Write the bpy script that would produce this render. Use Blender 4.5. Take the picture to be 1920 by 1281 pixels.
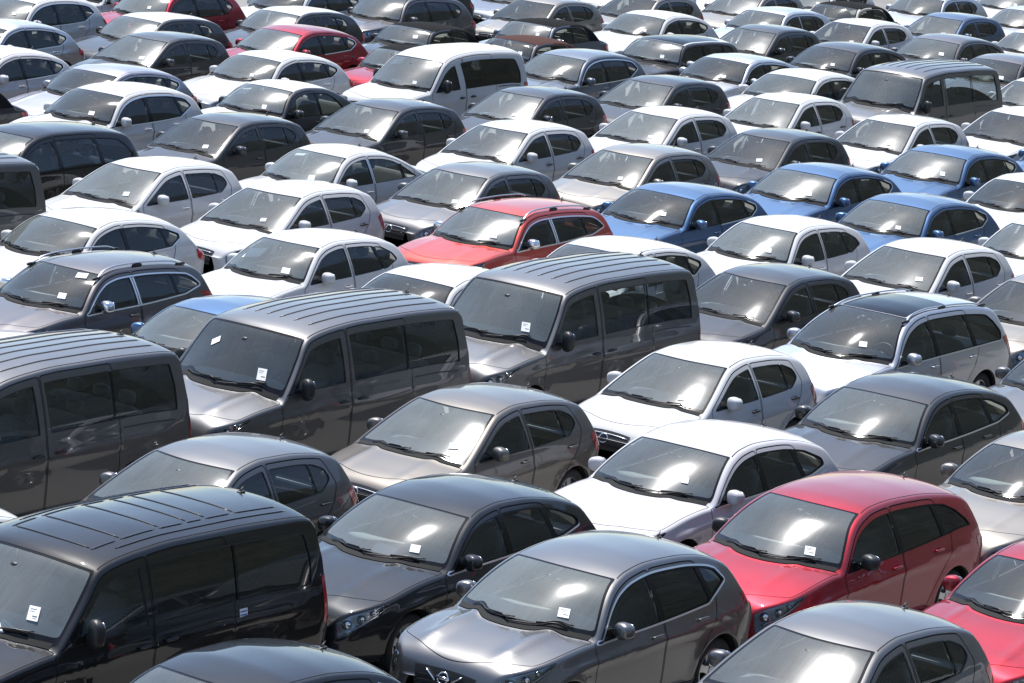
import bpy, math, random, numpy as np
from mathutils import Vector
from mathutils.geometry import delaunay_2d_cdt
R = math.radians
for o in list(bpy.data.objects): bpy.data.objects.remove(o, do_unlink=True)
scene = bpy.context.scene
COL = scene.collection

# ---------------------------------------------------------------- camera
cam_d = bpy.data.cameras.new('camera'); cam = bpy.data.objects.new('camera', cam_d); COL.objects.link(cam)
CAM_H, PITCH, YAW, ROLL, FOC = 10.3323, R(11.2215), R(216.3418), R(4.54518), 6762.4/1920*36
cam_d.sensor_width = 36; cam_d.lens = FOC; cam_d.clip_start = .5; cam_d.clip_end = 5000
from mathutils import Matrix
_f = Vector((math.cos(PITCH)*math.cos(YAW), math.cos(PITCH)*math.sin(YAW), -math.sin(PITCH)))
_r = Vector((math.sin(YAW), -math.cos(YAW), 0)); _u = _r.cross(_f)
_r, _u = math.cos(ROLL)*_r + math.sin(ROLL)*_u, math.cos(ROLL)*_u - math.sin(ROLL)*_r
cam.matrix_world = Matrix(((_r.x, _u.x, -_f.x, 0), (_r.y, _u.y, -_f.y, 0), (_r.z, _u.z, -_f.z, CAM_H), (0, 0, 0, 1)))
scene.camera = cam

# ---------------------------------------------------------------- sky, sun, exposure
SUN = Vector((-.18, -.35, .92)).normalized()          # towards the sun
SUN_EL = math.asin(SUN.z); SUN_AZ = math.atan2(SUN.x, SUN.y)
world = bpy.data.worlds.new('World'); scene.world = world; world.use_nodes = True
wn = world.node_tree; wn.nodes.clear()
sky = wn.nodes.new('ShaderNodeTexSky'); sky.sky_type = 'NISHITA'; sky.sun_disc = False
sky.sun_elevation = SUN_EL; sky.sun_rotation = SUN_AZ; sky.air_density = 1.0; sky.dust_density = .8; sky.ozone_density = 1.2
bg = wn.nodes.new('ShaderNodeBackground'); bg.inputs['Strength'].default_value = .13
wo = wn.nodes.new('ShaderNodeOutputWorld')
wn.links.new(sky.outputs[0], bg.inputs[0]); wn.links.new(bg.outputs[0], wo.inputs[0])
sun_d = bpy.data.lights.new('sun', 'SUN'); sun_d.energy = 4.4; sun_d.angle = R(.53); sun_d.color = (1, .97, .92)
sun = bpy.data.objects.new('sun', sun_d); COL.objects.link(sun)
sun.rotation_euler = SUN.to_track_quat('Z', 'Y').to_euler(); sun.location = (0, 0, 60)
vs = scene.view_settings; vs.view_transform = 'Standard'; vs.look = 'None'; vs.gamma = 1; vs.exposure = .62; vs.use_curve_mapping = False
scene.display_settings.display_device = 'sRGB'
cy = scene.cycles
cy.max_bounces = 10; cy.transparent_max_bounces = 32; cy.glossy_bounces = 5; cy.diffuse_bounces = 3; cy.transmission_bounces = 4
cy.use_denoising = True; cy.denoiser = 'OPENIMAGEDENOISE'; cy.caustics_reflective = False; cy.caustics_refractive = False
cy.sample_clamp_indirect = 4; cy.sample_clamp_direct = 0

# ---------------------------------------------------------------- materials
MATS = {}
def nmat(name):
    m = bpy.data.materials.new(name); m.use_nodes = True; m.node_tree.nodes.clear(); MATS[name] = m
    nt = m.node_tree; out = nt.nodes.new('ShaderNodeOutputMaterial')
    def nd(t, **kw):
        n = nt.nodes.new(t)
        for k, v in kw.items():
            if k in n.inputs: n.inputs[k].default_value = v
            else: setattr(n, k, v)
        return n
    return m, nt, out, nd
def pbr(name, col, rough=.5, metal=0., coat=0., coat_r=.03, spec=.5, noise=None, bump=None, coord='Object'):
    m, nt, out, nd = nmat(name)
    b = nd('ShaderNodeBsdfPrincipled', **{'Roughness': rough, 'Metallic': metal, 'Coat Weight': coat, 'Coat Roughness': coat_r, 'Specular IOR Level': spec})
    b.inputs['Base Color'].default_value = (*col, 1)
    tc = nd('ShaderNodeTexCoord')
    if noise:
        sc, amt = noise
        n = nd('ShaderNodeTexNoise', Scale=sc, Detail=5., Roughness=.6)
        nt.links.new(tc.outputs[coord], n.inputs['Vector'])
        mp = nd('ShaderNodeMapRange'); mp.inputs[1].default_value = .25; mp.inputs[2].default_value = .75; mp.inputs[3].default_value = 1-amt; mp.inputs[4].default_value = 1+amt
        nt.links.new(n.outputs['Fac'], mp.inputs[0])
        mx = nd('ShaderNodeMix', data_type='RGBA', blend_type='MULTIPLY'); mx.inputs[0].default_value = 1; mx.inputs[6].default_value = (*col, 1)
        nt.links.new(mp.outputs[0], mx.inputs[7]); nt.links.new(mx.outputs[2], b.inputs['Base Color'])
    if bump:
        sc, st, dist = bump
        n = nd('ShaderNodeTexNoise', Scale=sc, Detail=4.); nt.links.new(tc.outputs[coord], n.inputs['Vector'])
        bp = nd('ShaderNodeBump', Strength=st, Distance=dist); nt.links.new(n.outputs['Fac'], bp.inputs['Height']); nt.links.new(bp.outputs[0], b.inputs['Normal'])
    nt.links.new(b.outputs[0], out.inputs[0])
    return m
def paint(name, col, metal=0., rough=.42, dust=.10):
    """Lacquered car paint: flaky base under a clear coat, with a thin film of road dust that differs from car to car."""
    m, nt, out, nd = nmat('paint_'+name)
    b = nd('ShaderNodeBsdfPrincipled', **{'Roughness': rough, 'Metallic': metal, 'Coat Weight': 1., 'Coat Roughness': .035, 'Coat IOR': 1.5, 'Specular IOR Level': .1})
    b.inputs['Base Color'].default_value = (*col, 1)
    tc = nd('ShaderNodeTexCoord'); oi = nd('ShaderNodeObjectInfo')
    add = nd('ShaderNodeVectorMath', operation='ADD'); nt.links.new(tc.outputs['Object'], add.inputs[0]); nt.links.new(oi.outputs['Location'], add.inputs[1])
    n = nd('ShaderNodeTexNoise', Scale=2.3, Detail=8., Roughness=.65); nt.links.new(add.outputs[0], n.inputs['Vector'])
    n2 = nd('ShaderNodeTexNoise', Scale=95., Detail=3.); nt.links.new(add.outputs[0], n2.inputs['Vector'])
    mu = nd('ShaderNodeMath', operation='MULTIPLY'); nt.links.new(n.outputs['Fac'], mu.inputs[0]); nt.links.new(n2.outputs['Fac'], mu.inputs[1])
    mp = nd('ShaderNodeMapRange'); mp.inputs[1].default_value = .12; mp.inputs[2].default_value = .42; mp.inputs[3].default_value = dust*.3; mp.inputs[4].default_value = dust*2.6
    nt.links.new(mu.outputs[0], mp.inputs[0])
    cr = nd('ShaderNodeMapRange'); cr.inputs[1].default_value = .3; cr.inputs[2].default_value = .7; cr.inputs[3].default_value = .008; cr.inputs[4].default_value = .045
    nt.links.new(n.outputs['Fac'], cr.inputs[0]); nt.links.new(cr.outputs[0], b.inputs['Coat Roughness'])
    # fine orange peel
    bp = nd('ShaderNodeBump', Strength=.04, Distance=.002); n3 = nd('ShaderNodeTexNoise', Scale=14., Detail=2.)
    nt.links.new(tc.outputs['Object'], n3.inputs['Vector']); nt.links.new(n3.outputs['Fac'], bp.inputs['Height']); nt.links.new(bp.outputs[0], b.inputs['Coat Normal'])
    dif = nd('ShaderNodeBsdfDiffuse'); dif.inputs[0].default_value = (.42, .42, .42, 1)
    mx = nd('ShaderNodeMixShader'); nt.links.new(mp.outputs[0], mx.inputs[0]); nt.links.new(b.outputs[0], mx.inputs[1]); nt.links.new(dif.outputs[0], mx.inputs[2])
    nt.links.new(mx.outputs[0], out.inputs[0])
    return m
def glass(name, tint, dust=.05, haze=.10, hz_r=.22, rough=.012, streak=0.):
    """Single-sheet car glass: clear transmission, mirror reflection, and a dusty film that scatters the sun into a broad glare."""
    m, nt, out, nd = nmat(name)
    tr = nd('ShaderNodeBsdfTransparent'); tr.inputs[0].default_value = (*tint, 1)
    gl = nd('ShaderNodeBsdfGlossy', Roughness=rough, distribution='GGX'); gh = nd('ShaderNodeBsdfGlossy', Roughness=hz_r, distribution='GGX')
    fr = nd('ShaderNodeFresnel', IOR=1.62)
    tc = nd('ShaderNodeTexCoord'); oi = nd('ShaderNodeObjectInfo')
    add = nd('ShaderNodeVectorMath', operation='ADD'); nt.links.new(tc.outputs['Object'], add.inputs[0]); nt.links.new(oi.outputs['Location'], add.inputs[1])
    n = nd('ShaderNodeTexNoise', Scale=2.2, Detail=3., Roughness=.5); nt.links.new(add.outputs[0], n.inputs['Vector'])
    sm = nd('ShaderNodeMapping'); sm.inputs['Scale'].default_value = (1.5, 45., 1.5); nt.links.new(add.outputs[0], sm.inputs['Vector'])
    ns = nd('ShaderNodeTexNoise', Scale=1.4, Detail=4.); nt.links.new(sm.outputs[0], ns.inputs['Vector'])
    mulf = nd('ShaderNodeMix', data_type='FLOAT'); mulf.inputs[0].default_value = .45; nt.links.new(n.outputs['Fac'], mulf.inputs[2]); nt.links.new(ns.outputs['Fac'], mulf.inputs[3])
    mp = nd('ShaderNodeMapRange'); mp.inputs[1].default_value = .32; mp.inputs[2].default_value = .68; mp.inputs[3].default_value = .78; mp.inputs[4].default_value = 1.2
    nt.links.new(mulf.outputs[0], mp.inputs[0])
    def scaled(v):
        k = nd('ShaderNodeMath', operation='MULTIPLY'); k.inputs[1].default_value = v; nt.links.new(mp.outputs[0], k.inputs[0]); return k.outputs[0]
    m1 = nd('ShaderNodeMixShader'); nt.links.new(fr.outputs[0], m1.inputs[0]); nt.links.new(tr.outputs[0], m1.inputs[1]); nt.links.new(gl.outputs[0], m1.inputs[2])
    m2 = nd('ShaderNodeMixShader'); nt.links.new(scaled(haze), m2.inputs[0]); nt.links.new(m1.outputs[0], m2.inputs[1]); nt.links.new(gh.outputs[0], m2.inputs[2])
    df = nd('ShaderNodeBsdfDiffuse'); df.inputs[0].default_value = (.54, .60, .58, 1)
    m3 = nd('ShaderNodeMixShader'); nt.links.new(scaled(dust), m3.inputs[0]); nt.links.new(m2.outputs[0], m3.inputs[1]); nt.links.new(df.outputs[0], m3.inputs[2])
    nt.links.new(m3.outputs[0], out.inputs[0])
    return m

def paper_mat():
    m, nt, out, nd = nmat('paper')
    d = nd('ShaderNodeBsdfDiffuse'); d.inputs[0].default_value = (.90, .90, .89, 1); t = nd('ShaderNodeBsdfTranslucent'); t.inputs[0].default_value = (.80, .80, .78, 1)
    n = nd('ShaderNodeTexNoise', Scale=14.); mx = nd('ShaderNodeMixShader'); mx.inputs[0].default_value = .12
    nt.links.new(d.outputs[0], mx.inputs[1]); nt.links.new(t.outputs[0], mx.inputs[2]); nt.links.new(mx.outputs[0], out.inputs[0]); return m
PAINTS = {}
for k, c, me, ro, du in [
    ('white', (.57, .57, .57), 0., .5, .04), ('pearl', (.56, .54, .555), .0, .45, .03), ('cream', (.62, .58, .50), 0., .5, .03),
    ('silver', (.50, .51, .54), .85, .40, .012), ('lilac', (.30, .295, .34), .88, .46, .012), ('beige', (.21, .195, .175), .88, .48, .012),
    ('grey', (.122, .121, .124), .88, .48, .012), ('umber', (.140, .128, .115), .88, .48, .012), ('gunmetal', (.158, .156, .157), .9, .37, .012),
    ('charcoal', (.045, .045, .047), .85, .48, .012), ('anthracite', (.019, .020, .022), .6, .40, .012), ('slate', (.13, .148, .18), .88, .46, .012), ('slateblue', (.06, .095, .17), .85, .46, .012),
    ('brown', (.105, .098, .102), .88, .48, .012), ('black', (.007, .007, .008), .0, .4, .004), ('dark', (.028, .026, .028), .6, .4, .03),
    ('red', (.30, .009, .020), .70, .44, .02), ('orange', (.45, .055, .040), .70, .44, .03), ('blue', (.057, .120, .240), .88, .44, .02), ('film', (.66, .66, .65), 0., .6, .05)]:
    PAINTS[k] = paint(k, c, me, ro, du)
M = {
 'ws0': glass('windscreen_glass_0', (.86, .95, .94), 0.15, 0.05, 0.1),
 'ws1': glass('windscreen_glass_1', (.86, .95, .94), 0.12, 0.065, 0.16),
 'ws2': glass('windscreen_glass_2', (.86, .95, .94), 0.2, 0.055, 0.12),
 'ws3': glass('windscreen_glass_3', (.86, .95, .94), 0.07, 0.03, 0.07),
 'ws4': glass('windscreen_glass_4', (.86, .95, .94), 0.15, 0.075, 0.2),
 'glass': glass('side_glass', (.80, .86, .85), .012, .01, .2),
 'privacy': glass('privacy_glass', (.10, .11, .11), .010, .02, .25),
 'rubber': pbr('black_rubber', (.016, .016, .017), .55), 'plastic': pbr('black_plastic', (.022, .022, .023), .45, bump=(260, .2, .001)),
 'gap': pbr('shut_gap', (.012, .012, .012), .9), 'chrome': pbr('chrome', (.80, .81, .83), .20, 1.), 'trim': pbr('polished_trim', (.82, .84, .87), .36, 1.), 'alu': pbr('satin_aluminium', (.66, .67, .68), .26, 1.),
 'gloss': pbr('gloss_black', (.008, .008, .009), .10, 0, 0., spec=.35), 'dash': pbr('dashboard_plastic', (.26, .275, .28), .75, bump=(180, .25, .002)),
 'seat': pbr('seat_cloth', (.17, .175, .18), .9, noise=(60, .25)), 'lining': pbr('interior_trim', (.26, .265, .27), .8), 'headliner': pbr('headliner_cloth', (.55, .54, .52), .95),
 'tyre': pbr('tyre_rubber', (.020, .020, .021), .8, bump=(90, .3, .004)), 'rim': pbr('alloy', (.55, .56, .58), .28, 1.), 'tail': pbr('tail_lamp_red', (.42, .012, .018), .15, 0, 1.),
 'lamp': glass('lamp_glass', (.85, .88, .9), .02, .03, .2), 'reflector': pbr('lamp_housing', (.28, .29, .31), .2, .9), 'paper': paper_mat(),
 'ink': pbr('ink', (.05, .05, .055), .8), 'redink': pbr('red_ink', (.45, .05, .05), .8), 'blueink': pbr('blue_ink', (.04, .12, .45), .7), 'fabric': pbr('soft_top_cloth', (.012, .012, .0125), .95, spec=.1, noise=(120, .3), bump=(300, .3, .001)),
 'fabric_brown': pbr('soft_top_brown', (.070, .036, .031), .95, spec=.1, noise=(120, .3), bump=(300, .3, .001)), 'under': pbr('underbody', (.014, .014, .014), .9),
}
# ---------------------------------------------------------------- shell maths (numpy only)
def pchip(keys):
    k = np.array(keys, float); x, y = k[:, 0], k[:, 1]
    h = np.diff(x); dl = np.diff(y) / h; n = len(x); m = np.zeros(n)
    for i in range(1, n - 1):
        if dl[i-1] * dl[i] > 0:
            w1 = 2*h[i] + h[i-1]; w2 = h[i] + 2*h[i-1]
            m[i] = (w1 + w2) / (w1/dl[i-1] + w2/dl[i])
    m[0], m[-1] = dl[0], dl[-1]
    def f(q):
        q = np.clip(q, x[0], x[-1]); i = np.clip(np.searchsorted(x, q) - 1, 0, n - 2)
        t = (q - x[i]) / h[i]
        return ((2*t**3 - 3*t**2 + 1)*y[i] + (t**3 - 2*t**2 + t)*h[i]*m[i] + (-2*t**3 + 3*t**2)*y[i+1] + (t**3 - t**2)*h[i]*m[i+1])
    return f

def smax(a, b, k=0.012):
    return np.where(np.abs(a-b) > 40*k, np.maximum(a, b), k*np.logaddexp(np.clip(a/k, -600, 600), np.clip(b/k, -600, 600)))

def gsm(a, sig):                       # gaussian smoothing of rows of an open polyline, ends held
    if sig < 0.3: return a
    r = int(3*sig) + 1; kx = np.arange(-r, r+1); k = np.exp(-0.5*(kx/sig)**2); k /= k.sum()
    e = np.concatenate([2*a[:1] - a[r:0:-1], a, 2*a[-1:] - a[-2:-r-2:-1]])
    return np.stack([np.convolve(e[:, c], k, 'valid') for c in range(a.shape[1])], 1)

class Shell:
    """A car body as a surface S(d, v): d metres behind the front bumper, v 0 (sill) .5 (roof rail / wing edge) 1 (centre line)."""
    def __init__(s, p):
        s.p = p; L = s.L = p['L']; s.hw = p['hw']
        base, prof, belt = pchip(p['base']), pchip(p['prof']), pchip(p['belt'])
        sill = pchip([(0, .30), (.25, .24), (.7, p.get('sill', .20)), (L-.7, p.get('sill', .20)), (L-.2, .27), (L, .36)])
        s.base, s.prof, s.belt, s.sill = base, prof, belt, sill
        sec = pchip(p.get('sec', [(0, .90), (.1, .955), (.25, .972), (.5, .99), (.7, 1.0), (.86, .985), (1, .955)]))
        dn, yn, dr, yr = p.get('plan', (.80, .50, .45, .74))
        def hwp(d):
            a = np.clip(1 - d/dn, 0, 1); b = np.clip(1 - (L-d)/dr, 0, 1)
            return s.hw * (yn + (1-yn)*(1 - a**2.3)**(1/2.3)) * (yr + (1-yr)*(1 - b**2.3)**(1/2.3))
        s.hwp = hwp
        ta, tb = p.get('tum', (.34, .34)); gt = p.get('taper', .05)
        wf, wr_ = p['wheel'][0], p['wheel'][1]; wz = p['wheel'][2]
        flare = p.get('flare', .012); crease = p.get('crease', (.70, .010))
        def yside(d, z):
            zs, zb = sill(d), belt(d); h = np.maximum(zb - zs, .05); zn = (z - zs)/h
            w = hwp(d)
            lo = w * sec(np.clip(zn, 0, 1))
            lo = lo + crease[1]*np.exp(-((zn - crease[0])/.05)**2) * np.clip((d-.6)/.4, 0, 1)*np.clip((L-.3-d)/.4, 0, 1)
            for wc in (wf, wr_):
                r = np.hypot(d - wc, z - wz)
                lo = lo + flare*np.exp(-((r - wz - .06)/.07)**2)
            up = np.maximum(z - zb, 0)
            tp = gt*np.clip((d - .55*L)/(.45*L), 0, 1)**1.5
            return lo - ta*up - tb*up**2 - tp*up/.45
        s.yside = yside
        bf, br = p.get('bow', (.19, .03)); cr = p.get('crown', .055); crf = pchip([(0, p.get('crown0', cr*.75)), (1.0, p.get('crown0', cr*.75)), (p['ws_t']+.25, cr), (L, cr)]); ch = p.get('hcrown', .075)
        bow = pchip([(0, bf), (.9, bf), (p['ws_t'], bf*.38), (p['ws_t']+.45, .0), (p['rw_t']-.3, 0), (p['rw_t'], -br), (L, -br)])
        ridge = p.get('ridge', (.42, .010, .07))
        rp = p.get('rp', 2.4)
        def zbase(d, y):
            ya = np.abs(y)
            hz = base(d) - ch*(ya/s.hw)**2.6
            fw = np.clip((d - .12)/.3, 0, 1)*np.clip((p['ws_t'] - d)/.4, 0, 1)
            return hz + fw*ridge[1]*np.exp(-((ya - ridge[0])/ridge[2])**2)
        def zroof(d, y):
            q = np.abs(y)/.62
            return prof(d - bow(d)*np.minimum(q, 1.35)**2) - crf(d)*np.minimum(q, 1.35)**rp
        s.zbase, s.zroof = zbase, zroof
        s.ztop = lambda d, y: smax(zbase(d, y), zroof(d, y))
        # stations
        e = np.array([0, .003, .008, .015, .025, .037, .05, .065, .082, .10])
        ds = np.concatenate([e, np.arange(.12, L-.12, .018), L-e[::-1]])
        s.ds = ds; n = len(ds); J = 81
        lo = sill(ds) + .03; hi = np.full(n, p['H'] + .25)
        for _ in range(50):
            m = .5*(lo+hi); g = s.ztop(ds, yside(ds, m)) - m
            lo = np.where(g > 0, m, lo); hi = np.where(g > 0, hi, m)
        s.zr = .5*(lo+hi); s.yr = yside(ds, s.zr)
        sg = p.get('round', .026)
        T = np.zeros((n, 2*J-1, 3)); s.arcs = np.zeros(n); s.arct = np.zeros(n)
        for i, d in enumerate(ds):
            z = np.linspace(sill(d), s.zr[i], 120); a = np.stack([yside(d, z), z], 1)
            y = np.linspace(s.yr[i], 0, 110)[1:]; b = np.stack([y, s.ztop(np.full_like(y, d), y)], 1)
            P = np.concatenate([a, b]); seg = np.hypot(*np.diff(P, axis=0).T); c = np.concatenate([[0], np.cumsum(seg)])
            st = .006; m = max(int(c[-1]/st), 40); u = np.linspace(0, c[-1], m)
            Q = np.stack([np.interp(u, c, P[:, 0]), np.interp(u, c, P[:, 1])], 1)
            mir = Q[-2::-1] * [-1, 1]; QQ = gsm(np.concatenate([Q, mir]), sg/(c[-1]/(m-1)))[:m]
            QQ[-1, 0] = 0
            seg = np.hypot(*np.diff(QQ, axis=0).T); cc = np.concatenate([[0], np.cumsum(seg)])
            k = cc[-1]*c[119]/c[-1]; s.arcs[i], s.arct[i] = k, cc[-1]-k
            uu = np.concatenate([np.linspace(0, k, J), np.linspace(k, cc[-1], J)[1:]])
            T[i, :, 0] = -d; T[i, :, 1] = np.interp(uu, cc, QQ[:, 0]); T[i, :, 2] = np.interp(uu, cc, QQ[:, 1])
        s.T = T; s.J = J
        # normals
        du = np.gradient(T, axis=0); dv = np.gradient(T, axis=1)
        dv[:, -1] = dv[:, -2]*[0, 1, 0] + 1e-9
        N = np.cross(du, dv); ln = np.linalg.norm(N, axis=2, keepdims=True); N = N/np.maximum(ln, 1e-12)
        N[:, -1, 1] = 0; N /= np.maximum(np.linalg.norm(N, axis=2, keepdims=True), 1e-12)
        s.N = N
        s.vv = np.linspace(0, 1, 2*J-1)
    def _ij(s, d, v):
        d = np.clip(d, 0, s.L); i = np.clip(np.searchsorted(s.ds, d) - 1, 0, len(s.ds)-2)
        t = (d - s.ds[i])/(s.ds[i+1]-s.ds[i]); f = np.clip(v, 0, 1)*(2*s.J-2); j = np.clip(f.astype(int), 0, 2*s.J-3)
        return i, j, t[:, None], (f-j)[:, None]
    def at(s, d, v):
        d = np.atleast_1d(np.asarray(d, float)); v = np.atleast_1d(np.asarray(v, float))*np.ones_like(d)
        i, j, t, w = s._ij(d, v)
        def L(A): return (1-t)*((1-w)*A[i, j]+w*A[i, j+1]) + t*((1-w)*A[i+1, j]+w*A[i+1, j+1])
        P = L(s.T); N = L(s.N); N /= np.linalg.norm(N, axis=1, keepdims=True)
        return P, N
    def rail(s, d): return np.interp(d, s.ds, s.zr)
    def sv(s, d, z):                   # side point (d, z) -> v
        out = []
        for dd, zz in zip(np.atleast_1d(d), np.atleast_1d(z)):
            i = np.clip(np.searchsorted(s.ds, dd) - 1, 0, len(s.ds)-2); t = (dd - s.ds[i])/(s.ds[i+1]-s.ds[i])
            col = (1-t)*s.T[i, :s.J, 2] + t*s.T[i+1, :s.J, 2]
            out.append(np.interp(zz, col, s.vv[:s.J]))
        return np.array(out)
    def tv(s, d, m):                   # top point, m metres inboard of the rail (np.inf = centre) -> v
        return np.minimum(.5 + .5*np.asarray(m)/np.interp(d, s.ds, s.arct), 1.0)
    def ty(s, d, y):                   # top point at half width y -> v
        out = []
        for dd, yy in zip(np.atleast_1d(d), np.atleast_1d(y)):
            i = np.clip(np.searchsorted(s.ds, dd) - 1, 0, len(s.ds)-2); t = (dd - s.ds[i])/(s.ds[i+1]-s.ds[i])
            col = (1-t)*s.T[i, s.J-1:, 1] + t*s.T[i+1, s.J-1:, 1]
            out.append(np.interp(-yy, -col, s.vv[s.J-1:]))
        return np.array(out)
    def cross_d(s, y, front=True):     # where the glass meets the lower body at half width y
        d = np.linspace(.3, s.p['ws_t'], 400) if front else np.linspace(s.L-.04, s.p['rw_t'], 400)
        g = s.zroof(d, np.full_like(d, y)) - s.zbase(d, np.full_like(d, y))
        k = np.argmax(g > 0); return d[k]

def resamp(P, step, closed=False):
    P = np.asarray(P, float)
    if closed: P = np.concatenate([P, P[:1]])
    sg = np.hypot(*np.diff(P, axis=0).T); c = np.concatenate([[0], np.cumsum(sg)]); n = max(int(round(c[-1]/step)), 3)
    u = np.linspace(0, c[-1], n+1)
    Q = np.stack([np.interp(u, c, P[:, 0]), np.interp(u, c, P[:, 1])], 1)
    return Q[:-1] if closed else Q
def roundpoly(P, r, step=.012):
    Q = resamp(P, .004, True); k = max(r/.004, .4); rr = int(3*k)+1; n = len(Q)
    rr = min(rr, n//2-1); kx = np.arange(-rr, rr+1); w = np.exp(-.5*(kx/k)**2); w /= w.sum()
    E = np.concatenate([Q[-rr:], Q, Q[:rr]])
    Q = np.stack([np.convolve(E[:, c], w, 'valid') for c in (0, 1)], 1)
    return resamp(Q, step, True)
def area(P): x, y = P.T; return .5*np.sum(x*np.roll(y, -1) - y*np.roll(x, -1))
def inset(P, a):
    t = np.roll(P, -1, 0) - np.roll(P, 1, 0); t /= np.maximum(np.linalg.norm(t, axis=1, keepdims=True), 1e-9)
    n = np.stack([-t[:, 1], t[:, 0]], 1) * (1 if area(P) > 0 else -1)
    return P + n*a
def strip(P, w, closed=False):
    P = np.asarray(P, float)
    if closed: t = np.roll(P, -1, 0) - np.roll(P, 1, 0)
    else: t = np.gradient(P, axis=0)
    t /= np.maximum(np.linalg.norm(t, axis=1, keepdims=True), 1e-9); n = np.stack([-t[:, 1], t[:, 0]], 1)
    return P + n*w/2, P - n*w/2
def clip(P, a, b):                     # keep what lies to the left of the line a -> b
    out = []; ax, ay = a; dx, dy = b[0]-a[0], b[1]-a[1]
    f = lambda p: dx*(p[1]-ay) - dy*(p[0]-ax)
    for i in range(len(P)):
        p, q = P[i], P[(i+1) % len(P)]; fp, fq = f(p), f(q)
        if fp >= 0: out.append(p)
        if fp*fq < 0: out.append(p + (q-p)*fp/(fp-fq))
    return np.array(out)
def pip(X, P):
    x, y = X[:, 0], X[:, 1]; c = np.zeros(len(X), bool); px, py = P[:, 0], P[:, 1]; qx, qy = np.roll(px, -1), np.roll(py, -1)
    for a, b, e, f in zip(px, py, qx, qy):
        if b == f: continue
        m = (b > y) != (f > y)
        c ^= m & (x < (e-a)*(y-b)/(f-b) + a)
    return c
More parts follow.
